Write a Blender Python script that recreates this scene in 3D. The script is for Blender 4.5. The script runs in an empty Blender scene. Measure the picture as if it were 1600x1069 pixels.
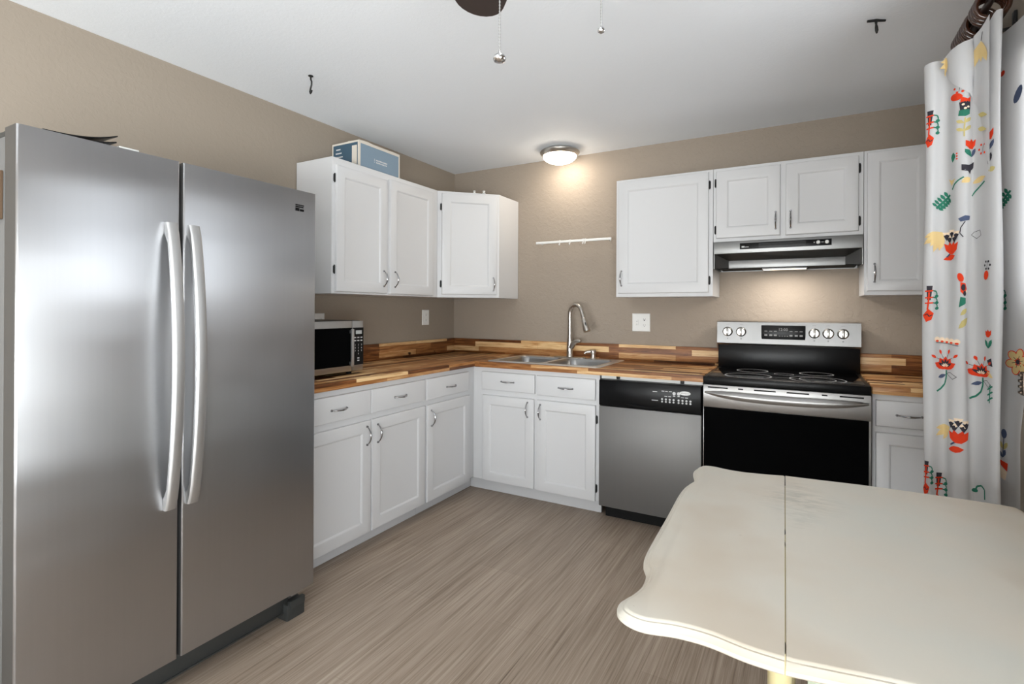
import bpy, bmesh, math, random
from mathutils import Vector, Matrix

random.seed(7)
SC = bpy.context.scene
COL = SC.collection
PI = math.pi

# ------------------------------------------------------------------ camera
CAM = (2.6326, -3.6702, 1.2766)
YAW, PITCH, ROLL = 0.5113, 0.0016, 0.0048
cd = bpy.data.cameras.new('camera')
cd.sensor_fit = 'HORIZONTAL'
cd.sensor_width = 36.0
cd.lens = 812.84 / 1600 * 36
cd.shift_y = (482.21 - 534.5) / 1600
cd.clip_start = 0.02
co = bpy.data.objects.new('camera', cd)
COL.objects.link(co)
_R = Vector((math.cos(YAW), math.sin(YAW), 0))
_F = Vector((-math.sin(YAW), math.cos(YAW), 0))
_U = Vector((0, 0, 1))
_F2 = _F * math.cos(PITCH) + _U * math.sin(PITCH)
_U2 = _U * math.cos(PITCH) - _F * math.sin(PITCH)
_R3 = _R * math.cos(ROLL) + _U2 * math.sin(ROLL)
_U3 = _U2 * math.cos(ROLL) - _R * math.sin(ROLL)
co.matrix_world = Matrix(((_R3.x, _U3.x, -_F2.x, CAM[0]), (_R3.y, _U3.y, -_F2.y, CAM[1]),
                          (_R3.z, _U3.z, -_F2.z, CAM[2]), (0, 0, 0, 1)))
SC.camera = co

# ------------------------------------------------------------------ exposure, sky, daylight
SC.view_settings.view_transform = 'Standard'
SC.view_settings.look = 'None'
SC.view_settings.gamma = 1
SC.view_settings.use_curve_mapping = False
SC.view_settings.exposure = 0.31
CEILING_LAMP = 21.0      # emission strength of the glowing dome over the sink
HOOD_LAMP = 2.8          # watts of the range hood lamp
FAN_LAMP = 1.2          # of the fan's light bowl above the camera
SKY_UP, SKY_DOWN = 9.0, 19.5

wd = bpy.data.worlds.new('sky')
SC.world = wd
wd.use_nodes = True
wn = wd.node_tree.nodes
wl = wd.node_tree.links
wn.clear()
w_out = wn.new('ShaderNodeOutputWorld')
w_bg = wn.new('ShaderNodeBackground')
w_tc = wn.new('ShaderNodeTexCoord')
w_sep = wn.new('ShaderNodeSeparateXYZ')
w_rmp = wn.new('ShaderNodeValToRGB')
w_rmp.color_ramp.elements[0].position = 0.48
w_rmp.color_ramp.elements[0].color = (0.92 * SKY_DOWN / SKY_UP, 0.94 * SKY_DOWN / SKY_UP, 0.95 * SKY_DOWN / SKY_UP, 1)
w_rmp.color_ramp.elements[1].position = 0.56
w_rmp.color_ramp.elements[1].color = (0.92, 0.96, 1.0, 1)
w_map = wn.new('ShaderNodeMath')
w_map.operation = 'MULTIPLY_ADD'
w_map.inputs[1].default_value = 0.5
w_map.inputs[2].default_value = 0.5
wl.new(w_tc.outputs['Generated'], w_sep.inputs[0])
wl.new(w_sep.outputs['Z'], w_map.inputs[0])
wl.new(w_map.outputs[0], w_rmp.inputs[0])
wl.new(w_rmp.outputs[0], w_bg.inputs[0])
w_bg.inputs[1].default_value = SKY_UP
wl.new(w_bg.outputs[0], w_out.inputs[0])

ROOM_X1, ROOM_Y0, ROOM_H = 3.222, -7.0, 2.44
PATIO = (-2.48, -1.40, 0.0, 2.06)        # y0, y1, z0, z1 of the outside door in the right wall
LITE = (-2.42, -1.58, 1.30, 2.02)        # its glazed upper half
FILL_SIDEW = (-6.8, -3.50, 0.30, 1.60)          # y0, y1, z0, z1 of an unseen window added for fill in the right wall
FILL_REARW = (0.20, 3.00, 0.15, 1.15)         # x0, x1, z0, z1 of an unseen window added for fill behind the camera


def portal(name, loc, rot, sx, sy):
    ld = bpy.data.lights.new(name, 'AREA')
    ld.shape = 'RECTANGLE'
    ld.size, ld.size_y = sx, sy
    ld.cycles.is_portal = True
    lo = bpy.data.objects.new(name, ld)
    lo.location = loc
    lo.rotation_euler = rot
    COL.objects.link(lo)


portal('door_daylight', (ROOM_X1 + 0.13, (LITE[0] + LITE[1]) / 2, (LITE[2] + LITE[3]) / 2), (0, PI / 2, 0),
       LITE[3] - LITE[2], LITE[1] - LITE[0])
portal('added_side_daylight', (ROOM_X1 + 0.13, (FILL_SIDEW[0] + FILL_SIDEW[1]) / 2, (FILL_SIDEW[2] + FILL_SIDEW[3]) / 2), (0, PI / 2, 0),
       FILL_SIDEW[3] - FILL_SIDEW[2], FILL_SIDEW[1] - FILL_SIDEW[0])  # portal for the added side window
portal('added_rear_daylight', ((FILL_REARW[0] + FILL_REARW[1]) / 2, ROOM_Y0 - 0.13, (FILL_REARW[2] + FILL_REARW[3]) / 2), (PI / 2, 0, 0),
       FILL_REARW[1] - FILL_REARW[0], FILL_REARW[3] - FILL_REARW[2])  # portal for the added rear window


# ------------------------------------------------------------------ materials
def srgb(r, g, b):
    f = lambda c: (c / 255 / 12.92) if c / 255 <= 0.04045 else ((c / 255 + 0.055) / 1.055) ** 2.4
    return (f(r), f(g), f(b), 1)


class NT:
    def __init__(self, m):
        self.t = m.node_tree
        self.n = self.t.nodes
        self.bsdf = self.n['Principled BSDF']

    def new(self, typ, **kw):
        nd = self.n.new(typ)
        for k, v in kw.items():
            setattr(nd, k, v)
        return nd

    def link(self, a, b):
        self.t.links.new(a, b)

    def math(self, op, a, b=None, c=None):
        nd = self.n.new('ShaderNodeMath')
        nd.operation = op
        for i, v in enumerate((a, b, c)):
            if v is None:
                continue
            if isinstance(v, (int, float)):
                nd.inputs[i].default_value = v
            else:
                self.link(v, nd.inputs[i])
        return nd.outputs[0]

    def noise(self, vec, scale, detail=3, rough=0.5, dist=0.0):
        nd = self.n.new('ShaderNodeTexNoise')
        nd.inputs['Scale'].default_value = scale
        nd.inputs['Detail'].default_value = detail
        nd.inputs['Roughness'].default_value = rough
        nd.inputs['Distortion'].default_value = dist
        if vec is not None:
            self.link(vec, nd.inputs['Vector'])
        return nd.outputs['Fac']

    def ramp(self, fac, stops, interp='LINEAR'):
        nd = self.n.new('ShaderNodeValToRGB')
        cr = nd.color_ramp
        cr.interpolation = interp
        while len(cr.elements) < len(stops):
            cr.elements.new(0.5)
        for e, (p, c) in zip(cr.elements, stops):
            e.position = p
            e.color = c if len(c) == 4 else (*c, 1)
        self.link(fac, nd.inputs[0])
        return nd.outputs[0]

    def mapping(self, vec, scale=(1, 1, 1), rot=(0, 0, 0), loc=(0, 0, 0)):
        nd = self.n.new('ShaderNodeMapping')
        nd.inputs['Scale'].default_value = scale
        nd.inputs['Rotation'].default_value = rot
        nd.inputs['Location'].default_value = loc
        self.link(vec, nd.inputs['Vector'])
        return nd.outputs[0]

    def obj(self):
        return self.n.new('ShaderNodeTexCoord').outputs['Object']

    def geo(self):
        return self.n.new('ShaderNodeNewGeometry').outputs['Position']

    def bump(self, h, strength=0.2, dist=0.01):
        nd = self.n.new('ShaderNodeBump')
        nd.inputs['Strength'].default_value = strength
        nd.inputs['Distance'].default_value = dist
        self.link(h, nd.inputs['Height'])
        self.link(nd.outputs[0], self.bsdf.inputs['Normal'])
        return nd

    def mix(self, fac, a, b, blend='MIX'):
        nd = self.n.new('ShaderNodeMix')
        nd.data_type = 'RGBA'
        nd.blend_type = blend
        for i, v in ((0, fac), (6, a), (7, b)):
            if isinstance(v, (int, float)):
                nd.inputs[i].default_value = v
            elif isinstance(v, tuple):
                nd.inputs[i].default_value = v if len(v) == 4 else (*v, 1)
            else:
                self.link(v, nd.inputs[i])
        return nd.outputs[2]


def mat(name, col, rough=0.5, metal=0.0, spec=0.5, emit=None, strength=0.0, coat=0.0):
    m = bpy.data.materials.new(name)
    m.use_nodes = True
    b = m.node_tree.nodes['Principled BSDF']
    b.inputs['Base Color'].default_value = col if len(col) == 4 else (*col, 1)
    b.inputs['Roughness'].default_value = rough
    b.inputs['Metallic'].default_value = metal
    b.inputs['Specular IOR Level'].default_value = spec
    b.inputs['Coat Weight'].default_value = coat
    if emit:
        b.inputs['Emission Color'].default_value = emit
        b.inputs['Emission Strength'].default_value = strength
    return m


def wall_paint(name, col, scale, strength):
    m = mat(name, col, 0.7, spec=0.25)
    t = NT(m)
    g = t.geo()
    a = t.noise(g, scale, 4, 0.55, 0.6)
    b = t.noise(g, scale * 3.1, 3, 0.6, 0.2)
    patch = t.ramp(a, [(0.46, (0, 0, 0)), (0.56, (1, 1, 1))])
    t.bump(t.math('ADD', t.math('MULTIPLY', patch, 0.6), t.math('MULTIPLY', b, 0.5)), strength, 0.006)
    v = t.noise(g, 1.3, 2)
    t.link(t.mix(t.math('MULTIPLY', v, 0.10), col, tuple(c * 0.86 for c in col[:3])), t.bsdf.inputs['Base Color'])
    return m


M = {}
M['wall'] = wall_paint('beige_wall_paint', srgb(148, 137, 124), 34, 0.12)
M['wallback'] = wall_paint('textured_beige_wall_paint', srgb(158, 146, 133), 30, 0.30)  # side walls' beige, lightened in colour to make up for weaker light here
M['ceiling'] = wall_paint('white_ceiling_paint', (0.85, 0.88, 0.915, 1), 60, 0.10)
M['cab'] = mat('white_cabinet_paint', (0.64, 0.64, 0.647, 1), 0.38, spec=0.4)
_t = NT(M['cab'])
_t.bump(_t.noise(_t.mapping(_t.geo(), (40, 40, 9)), 4, 3), 0.04, 0.002)
M['kick'] = mat('toe_kick_paint', (0.60, 0.60, 0.61, 1), 0.5)
M['black'] = mat('black_plastic', (0.005, 0.005, 0.0055, 1), 0.28, spec=0.18)
M['blackmatte'] = mat('matte_black', (0.008, 0.008, 0.008, 1), 0.75, spec=0.2)
M['glassblack'] = mat('black_oven_glass', (0.003, 0.003, 0.0032, 1), 0.25, spec=0.0)
M['cooktop'] = mat('black_ceramic_glass', (0.004, 0.004, 0.0045, 1), 0.05, spec=0.5)
M['ring'] = mat('burner_print', (0.48, 0.48, 0.49, 1), 0.3)
M['darkgrey'] = mat('dark_grey_plastic', (0.035, 0.037, 0.036, 1), 0.45)
M['fridgeside'] = mat('grey_textured_metal', (0.13, 0.13, 0.128, 1), 0.45, spec=0.5)
M['doorside'] = mat('grey_door_edge', (0.10, 0.098, 0.095, 1), 0.45, 0.5)
M['bowlsteel'] = mat('shaded_bowl_steel', (0.40, 0.40, 0.40, 1), 0.30, 1.0)  # sink steel darkened, with the shade inside the bowls put into the colour
M['white'] = mat('white_plastic', (0.78, 0.78, 0.76, 1), 0.35)
M['offwhite'] = mat('offwhite_paper', (0.72, 0.72, 0.70, 1), 0.8)
M['mark'] = mat('white_print', (0.62, 0.62, 0.62, 1), 0.5)
M['greymark'] = mat('grey_print', (0.22, 0.22, 0.22, 1), 0.5)
M['chrome'] = mat('chrome', (0.62, 0.62, 0.63, 1), 0.10, 1.0)
M['pull'] = mat('dark_chrome_pull', (0.42, 0.42, 0.43, 1), 0.16, 1.0)
M['nickel'] = mat('brushed_nickel', (0.58, 0.55, 0.51, 1), 0.28, 1.0)
M['hinge'] = mat('blackened_hinge', (0.02, 0.02, 0.02, 1), 0.45, 0.6)
M['bronze'] = mat('bronze_metal', (0.12, 0.09, 0.07, 1), 0.35, 0.8)
M['iron'] = mat('black_iron', (0.006, 0.006, 0.006, 1), 0.5)
M['rod'] = mat('dark_brown_rod', (0.022, 0.010, 0.007, 1), 0.3)
M['ringwood'] = mat('polished_brown_ring', (0.040, 0.014, 0.007, 1), 0.16, coat=0.5)
M['knob'] = mat('satin_metal_knob', (0.34, 0.33, 0.31, 1), 0.22, 1.0)
M['dome'] = mat('lit_frosted_glass', (0.9, 0.9, 0.9, 1), 0.4, emit=(1.0, 0.90, 0.76, 1), strength=CEILING_LAMP)
M['fanbowl'] = mat('lit_fan_bowl', (0.9, 0.9, 0.9, 1), 0.4, emit=(1.0, 0.95, 0.88, 1), strength=FAN_LAMP)
M['lens'] = mat('lit_hood_lens', (0.9, 0.9, 0.9, 1), 0.4, emit=(1.0, 0.87, 0.70, 1), strength=2.0)
M['blue'] = mat('blue_box_print', srgb(126, 146, 162), 0.6)
M['navy'] = mat('dark_blue_box_print', srgb(62, 88, 106), 0.6)
M['card'] = mat('pale_cardboard', srgb(214, 206, 194), 0.8)
M['cardin'] = mat('brown_cardboard', srgb(90, 70, 52), 0.9)
M['screen'] = mat('lcd_screen', (0.42, 0.44, 0.44, 1), 0.3)
M['outside'] = mat('patio_concrete', (0.30, 0.29, 0.27, 1), 0.9)


def steel(name, col, rough, aniso=0.6, wave=0.0, metal=1.0):
    m = mat(name, col, rough, metal)
    t = NT(m)
    g = t.obj()
    streak = t.noise(t.mapping(g, (90, 90, 1.5)), 1.0, 2, 0.5)
    smudge = t.noise(g, 3.2, 3, 0.55, 0.4)
    r = t.math('ADD', t.math('MULTIPLY', smudge, 0.08), rough - 0.04)
    t.link(r, t.bsdf.inputs['Roughness'])
    c = t.mix(t.math('MULTIPLY', streak, 0.22), col, tuple(x * 0.80 for x in col[:3]))
    t.link(c, t.bsdf.inputs['Base Color'])
    t.bsdf.inputs['Anisotropic'].default_value = aniso
    tg = t.new('ShaderNodeCombineXYZ')          # vertical grain spreads reflections sideways
    tg.inputs[0].default_value = tg.inputs[1].default_value = 0.7071
    t.link(tg.outputs[0], t.bsdf.inputs['Tangent'])
    if wave:
        h = t.noise(t.mapping(g, (0.6, 0.9, 2.6)), 1.6, 1, 0.4)
        t.bump(h, 1.0, wave)
    return m


M['steel'] = steel('brushed_fridge_steel', (0.44, 0.445, 0.46, 1), 0.30, 0.78, 0.006)
M['steel2'] = steel('brushed_steel', (0.46, 0.455, 0.45, 1), 0.36, 0.6)
M['panelsteel'] = steel('range_panel_steel', (0.36, 0.36, 0.36, 1), 0.42, 0.7)
M['hoodsteel'] = steel('hood_steel', (0.30, 0.30, 0.297, 1), 0.42, 0.5)
M['sinksteel'] = mat('satin_sink_steel', (0.66, 0.66, 0.65, 1), 0.38, 0.9)
M['handle'] = mat('satin_handle', (0.52, 0.52, 0.52, 1), 0.48, 1.0)
M['dwsteel'] = steel('dishwasher_steel', (0.20, 0.195, 0.19, 1), 0.5, 0.4, 0, 0.55)


def butcher(name, along):
    """acacia strips glued side by side; along = world axis the strips run on"""
    m = mat(name, (0.3, 0.15, 0.06, 1), 0.38, spec=0.3)
    t = NT(m)
    sp = t.new('ShaderNodeSeparateXYZ')
    t.link(t.geo(), sp.inputs[0])
    x, y, z = sp.outputs
    if along == 'X':
        u, v = x, t.math('SUBTRACT', t.math('MULTIPLY', y, -1.0), z)
    else:
        u, v = y, t.math('SUBTRACT', x, z)
    cb = t.new('ShaderNodeCombineXYZ')
    t.link(u, cb.inputs[0])
    t.link(v, cb.inputs[1])
    uv = cb.outputs[0]

    def strips(off, w, h):
        br = t.new('ShaderNodeTexBrick')
        br.offset, br.offset_frequency, br.squash, br.squash_frequency = 0.37, 2, 1.45, 3
        br.inputs['Color1'].default_value = (0, 0, 0, 1)
        br.inputs['Color2'].default_value = (1, 1, 1, 1)
        br.inputs['Mortar'].default_value = (0.25, 0.25, 0.25, 1)
        br.inputs['Scale'].default_value = 1.0
        br.inputs['Mortar Size'].default_value = 0.0005
        br.inputs['Brick Width'].default_value = w
        br.inputs['Row Height'].default_value = h
        t.link(t.mapping(uv, loc=off), br.inputs['Vector'])
        return br.outputs['Color']
    tone = strips((0.13, 0.026, 0), 0.40, 0.040)
    gr = t.noise(t.mapping(uv, (2.2, 34, 1)), 2.0, 5, 0.62, 0.8)
    fine = t.noise(t.mapping(uv, (8, 160, 1)), 2.0, 3, 0.6)
    fac = t.math('ADD', t.math('MULTIPLY', tone, 0.78),
                 t.math('ADD', t.math('MULTIPLY', gr, 0.95), t.math('MULTIPLY', fine, 0.20)))
    fac = t.math('SUBTRACT', fac, 0.43)
    c = t.ramp(fac, [(0.14, (0.070, 0.024, 0.008)), (0.34, (0.20, 0.072, 0.022)), (0.54, (0.38, 0.165, 0.055)),
                     (0.72, (0.54, 0.28, 0.11)), (0.90, (0.78, 0.54, 0.28))])
    kn = t.noise(t.mapping(uv, (9, 16, 1)), 1.0, 1, 0.3)
    knot = t.ramp(kn, [(0.765, (0, 0, 0)), (0.80, (1, 1, 1))])
    c = t.mix(knot, c, (0.035, 0.014, 0.006, 1))
    t.link(c, t.bsdf.inputs['Base Color'])
    t.bump(fine, 0.05, 0.001)
    return m


M['woodX'] = butcher('acacia_along_sink_wall', 'X')
M['woodY'] = butcher('acacia_along_left_wall', 'Y')


def floor_material():
    m = mat('strand_vinyl_floor', srgb(140, 124, 110), 0.42, spec=0.4)
    t = NT(m)
    g = t.geo()
    a = t.noise(t.mapping(g, (95, 1.5, 1)), 1.0, 4, 0.65, 0.25)
    b = t.noise(t.mapping(g, (300, 3.5, 1)), 1.0, 3, 0.6)
    c = t.noise(t.mapping(g, (9, 0.9, 1)), 1.0, 3, 0.5)
    f = t.math('ADD', t.math('MULTIPLY', a, 0.55), t.math('ADD', t.math('MULTIPLY', b, 0.40), t.math('MULTIPLY', c, 0.22)))
    col = t.ramp(f, [(0.36, srgb(90, 75, 63)), (0.48, srgb(138, 121, 105)), (0.60, srgb(164, 147, 131)), (0.74, srgb(187, 171, 155))])
    br = t.new('ShaderNodeTexBrick')
    br.offset, br.offset_frequency = 0.4, 2
    br.inputs['Color1'].default_value = (0.90, 0.90, 0.90, 1)
    br.inputs['Color2'].default_value = (1.0, 1.0, 1.0, 1)
    br.inputs['Mortar'].default_value = (0.72, 0.70, 0.68, 1)
    br.inputs['Scale'].default_value = 1
    br.inputs['Mortar Size'].default_value = 0.0008
    br.inputs['Brick Width'].default_value = 0.92
    br.inputs['Row Height'].default_value = 0.305
    t.link(t.mapping(g, rot=(0, 0, PI / 2)), br.inputs['Vector'])
    t.link(t.mix(1.0, col, br.outputs['Color'], 'MULTIPLY'), t.bsdf.inputs['Base Color'])
    t.bump(t.math('ADD', a, b), 0.10, 0.001)
    return m


M['floor'] = floor_material()


def table_paint():
    m = mat('cream_table_paint', srgb(216, 208, 190), 0.5, spec=0.3)
    t = NT(m)
    g = t.obj()
    big = t.noise(g, 2.4, 3, 0.5)
    c = t.ramp(big, [(0.35, srgb(200, 199, 190)), (0.52, srgb(205, 199, 187)), (0.68, srgb(197, 186, 170))])
    # worn greyish patch beside the leaf joint
    wear = t.noise(t.mapping(g, (16, 60, 1)), 1.0, 4, 0.65, 0.5)
    sp = t.new('ShaderNodeSeparateXYZ')
    t.link(g, sp.inputs[0])
    dx = t.math('MULTIPLY', t.math('ABSOLUTE', t.math('SUBTRACT', sp.outputs[0], 2.62 - 2.75)), 7.0)
    dy = t.math('MULTIPLY', t.math('ABSOLUTE', t.math('SUBTRACT', sp.outputs[1], -2.02 + 2.27)), 3.6)
    mask = t.math('SUBTRACT', 1.0, t.math('MINIMUM', t.math('ADD', dx, dy), 1.0))
    f = t.math('MULTIPLY', mask, t.ramp(wear, [(0.42, (0, 0, 0)), (0.62, (1, 1, 1))]))
    c = t.mix(t.math('MULTIPLY', f, 0.6), c, srgb(150, 151, 142))
    sn = t.noise(t.mapping(g, (60, 90, 60)), 1.0, 2, 0.5)
    spk = t.ramp(sn, [(0.77, (0, 0, 0)), (0.79, (1, 1, 1))])
    c = t.mix(t.math('MULTIPLY', spk, 0.45), c, srgb(120, 112, 96))
    t.link(c, t.bsdf.inputs['Base Color'])
    return m


M['table'] = table_paint()
M['tableleg'] = mat('aged_cream_leg_paint', srgb(196, 184, 142), 0.45)
M['apron'] = mat('shaded_apron_paint', srgb(176, 184, 164), 0.45)  # table's own paint, its shade under the top mixed into the colour
M['brownwood'] = mat('brown_door_casing', srgb(150, 118, 84), 0.5)
_t = NT(M['brownwood'])
_t.link(_t.ramp(_t.noise(_t.mapping(_t.geo(), (40, 40, 2)), 1, 4), [(0.3, srgb(118, 98, 76)), (0.7, srgb(160, 138, 112))]),
        _t.bsdf.inputs['Base Color'])
M['blade'] = mat('dark_wood_blade', (0.030, 0.020, 0.017, 1), 0.45)


def cloth(name, col, tr=0.36):
    m = bpy.data.materials.new(name)
    m.use_nodes = True
    n = m.node_tree.nodes
    l = m.node_tree.links
    n.clear()
    o = n.new('ShaderNodeOutputMaterial')
    d = n.new('ShaderNodeBsdfDiffuse')
    tl = n.new('ShaderNodeBsdfTranslucent')
    mx = n.new('ShaderNodeMixShader')
    d.inputs[0].default_value = col
    tl.inputs[0].default_value = col
    mx.inputs[0].default_value = tr
    tc = n.new('ShaderNodeNewGeometry')
    nz = n.new('ShaderNodeTexNoise')
    nz.inputs['Scale'].default_value = 420
    bp = n.new('ShaderNodeBump')
    bp.inputs['Strength'].default_value = 0.06
    bp.inputs['Distance'].default_value = 0.001
    l.new(tc.outputs['Position'], nz.inputs['Vector'])
    l.new(nz.outputs['Fac'], bp.inputs['Height'])
    l.new(bp.outputs[0], d.inputs['Normal'])
    l.new(d.outputs[0], mx.inputs[1])
    l.new(tl.outputs[0], mx.inputs[2])
    l.new(mx.outputs[0], o.inputs[0])
    return m


CL = {'cloth': cloth('white_curtain_cloth', (0.62, 0.62, 0.625, 1)),
      'tan': cloth('tan_print', srgb(214, 188, 134), 0.15), 'red': cloth('red_print', srgb(214, 66, 40), 0.15),
      'ink': cloth('charcoal_print', srgb(58, 56, 62), 0.15), 'teal': cloth('teal_print', srgb(52, 116, 96), 0.15),
      'navy': cloth('slate_blue_print', srgb(78, 88, 112), 0.15), 'cream': cloth('cream_print', srgb(238, 216, 190), 0.15),
      'olive': cloth('olive_print', srgb(190, 176, 118), 0.15)}


def window_glass(name, tint):
    m = bpy.data.materials.new(name)
    m.use_nodes = True
    n = m.node_tree.nodes
    l = m.node_tree.links
    n.clear()
    o = n.new('ShaderNodeOutputMaterial')
    tr = n.new('ShaderNodeBsdfTransparent')
    tr.inputs[0].default_value = tint
    gl = n.new('ShaderNodeBsdfGlossy')
    gl.inputs['Roughness'].default_value = 0.0
    mx = n.new('ShaderNodeMixShader')
    mx.inputs[0].default_value = 0.06
    l.new(tr.outputs[0], mx.inputs[1])
    l.new(gl.outputs[0], mx.inputs[2])
    l.new(mx.outputs[0], o.inputs[0])
    return m


M['glass'] = window_glass('clear_window_glass', (0.96, 0.97, 0.97, 1))
M['tinted'] = window_glass('tinted_door_glass', (0.58, 0.585, 0.59, 1))  # tint added to dim the daylight coming through the door


# ------------------------------------------------------------------ mesh builder
class MB:
    def __init__(self):
        self.bm = bmesh.new()

    def _take(self, tmp, T=None):
        if T is not None:
            bmesh.ops.transform(tmp, matrix=T, verts=tmp.verts)
        me = bpy.data.meshes.new('tmp')
        tmp.to_mesh(me)
        tmp.free()
        self.bm.from_mesh(me)
        bpy.data.meshes.remove(me)
        return self

    def box(self, x0, x1, y0, y1, z0, z1, bev=0.0, seg=2, T=None):
        t = bmesh.new()
        bmesh.ops.create_cube(t, size=1)
        for v in t.verts:
            v.co = Vector(((x0 + x1) / 2 + v.co.x * (x1 - x0), (y0 + y1) / 2 + v.co.y * (y1 - y0), (z0 + z1) / 2 + v.co.z * (z1 - z0)))
        if bev:
            bmesh.ops.bevel(t, geom=t.edges[:], offset=bev, segments=seg, profile=0.5, affect='EDGES')
        return self._take(t, T)

    def rings(self, loops, cap0=True, cap1=True, closed=True, T=None):
        t = bmesh.new()
        L = [[t.verts.new(p) for p in lp] for lp in loops]
        n = len(L[0])
        for a, b in zip(L, L[1:]):
            for i in range(n if closed else n - 1):
                j = (i + 1) % n
                try:
                    t.faces.new((a[i], a[j], b[j], b[i]))
                except ValueError:
                    pass
        if cap0:
            t.faces.new(list(reversed(L[0])))
        if cap1:
            t.faces.new(L[-1])
        bmesh.ops.recalc_face_normals(t, faces=t.faces)
        return self._take(t, T)

    def tube(self, pts, r, seg=10, sx=1.0, T=None, closed=False):
        pts = [Vector(p) for p in pts]
        n = len(pts)
        rad = r if isinstance(r, (list, tuple)) else [r] * n
        loops = []
        prev = None
        for i, p in enumerate(pts):
            if closed:
                d = pts[(i + 1) % n] - pts[i - 1]
            else:
                d = pts[min(i + 1, n - 1)] - pts[max(i - 1, 0)]
            d.normalize()
            if prev is None:
                h = Vector((0, 0, 1)) if abs(d.z) < 0.9 else Vector((1, 0, 0))
                a = (h - d * h.dot(d)).normalized()
            else:
                a = (prev - d * prev.dot(d)).normalized()
            prev = a
            b = d.cross(a)
            loops.append([p + (a * math.cos(2 * PI * k / seg) * sx + b * math.sin(2 * PI * k / seg)) * rad[i] for k in range(seg)])
        if closed:
            loops.append(loops[0])
            return self.rings(loops, False, False, T=T)
        return self.rings(loops, T=T)

    def lathe(self, prof, seg=24, T=None, cap0=True, cap1=True):
        loops = [[(r * math.cos(2 * PI * k / seg), r * math.sin(2 * PI * k / seg), z) for k in range(seg)] for r, z in prof]
        return self.rings(loops, cap0, cap1, T=T)

    def prism(self, poly, z0, z1, T=None, bev=0.0):
        n = len(poly)
        t = bmesh.new()
        a = [t.verts.new((x, y, z0)) for x, y in poly]
        b = [t.verts.new((x, y, z1)) for x, y in poly]
        t.faces.new(list(reversed(a)))
        t.faces.new(b)
        for i in range(n):
            j = (i + 1) % n
            t.faces.new((a[i], a[j], b[j], b[i]))
        bmesh.ops.recalc_face_normals(t, faces=t.faces)
        if bev:
            bmesh.ops.bevel(t, geom=t.edges[:], offset=bev, segments=2, profile=0.5, affect='EDGES')
        return self._take(t, T)

    def text(self, s, size, T, depth=0.0004):
        cu = bpy.data.curves.new('t', 'FONT')
        cu.body = s
        cu.size = size
        cu.align_x = 'CENTER'
        cu.align_y = 'CENTER'
        cu.extrude = depth
        cu.resolution_u = 2
        o = bpy.data.objects.new('t', cu)
        COL.objects.link(o)
        dg = bpy.context.evaluated_depsgraph_get()
        me = bpy.data.meshes.new_from_object(o.evaluated_get(dg))
        t = bmesh.new()
        t.from_mesh(me)
        bpy.data.objects.remove(o)
        bpy.data.curves.remove(cu)
        bpy.data.meshes.remove(me)
        return self._take(t, T)

    def build(self, name, mats, parent=None, angle=35, loc=None):
        me = bpy.data.meshes.new(name)
        if loc is not None:
            bmesh.ops.translate(self.bm, vec=-Vector(loc), verts=self.bm.verts)
        self.bm.to_mesh(me)
        self.bm.free()
        for mm in (mats if isinstance(mats, (list, tuple)) else [mats]):
            me.materials.append(mm)
        if angle:
            for p in me.polygons:
                p.use_smooth = True
            me.set_sharp_from_angle(angle=math.radians(angle))
        o = bpy.data.objects.new(name, me)
        COL.objects.link(o)
        if loc is not None:
            o.location = loc
        if parent:
            o.parent = parent
        return o


def tag(o, label, cat, group=None):
    o['label'] = label
    o['category'] = cat
    if group:
        o['group'] = group
    return o


def thing(name, label, cat, loc=(0, 0, 0), rz=0.0, group=None):
    o = bpy.data.objects.new(name, None)
    o.empty_display_size = 0.05
    COL.objects.link(o)
    o.location = loc
    o.rotation_euler = (0, 0, rz)
    return tag(o, label, cat, group)


def structure(o):
    o['kind'] = 'structure'
    return o


def arc(c, r, a0, a1, n, f):
    return [f(c, r, a0 + (a1 - a0) * i / (n - 1)) for i in range(n)]


def rrect(x0, x1, y0, y1, r, n=5):
    """rounded rectangle, counter-clockwise"""
    out = []
    for cx, cy, a in ((x1 - r, y1 - r, 0), (x0 + r, y1 - r, PI / 2), (x0 + r, y0 + r, PI), (x1 - r, y0 + r, 1.5 * PI)):
        for k in range(n):
            b = a + PI / 2 * k / (n - 1)
            out.append((cx + r * math.cos(b), cy + r * math.sin(b)))
    return out


# front plane -> world: (x along, z up, out toward the viewer) on a panel facing -y
def FR(x, y, z):
    """text or flat mark standing on a plane that faces -y, centred at x, y, z"""
    return Matrix.Translation((x, y, z)) @ Matrix.Rotation(PI / 2, 4, 'X')


# ------------------------------------------------------------------ room shell
b = MB(); b.box(-0.12, ROOM_X1 + 0.12, ROOM_Y0 - 0.12, 0.12, -0.08, 0.0)
structure(b.build('floor', M['floor'], angle=0))
b = MB(); b.box(-0.12, ROOM_X1 + 0.12, ROOM_Y0 - 0.12, 0.12, ROOM_H, ROOM_H + 0.08)
structure(b.build('ceiling', M['ceiling'], angle=0))
b = MB(); b.box(-0.12, 0.0, ROOM_Y0 - 0.12, 0.12, 0, ROOM_H)
structure(b.build('wall_left', M['wall'], angle=0))
b = MB(); b.box(0.0, ROOM_X1, 0.0, 0.12, 0, ROOM_H)
structure(b.build('wall_back', M['wallback'], angle=0))
b = MB()
X1 = ROOM_X1
b.box(X1, X1 + 0.12, PATIO[1], 0.12, 0, ROOM_H)
b.box(X1, X1 + 0.12, FILL_SIDEW[1], PATIO[0], 0, ROOM_H)
b.box(X1, X1 + 0.12, ROOM_Y0 - 0.12, FILL_SIDEW[0], 0, ROOM_H)
b.box(X1, X1 + 0.12, FILL_SIDEW[0], FILL_SIDEW[1], 0, FILL_SIDEW[2])
b.box(X1, X1 + 0.12, FILL_SIDEW[0], FILL_SIDEW[1], FILL_SIDEW[3], ROOM_H)
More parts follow.
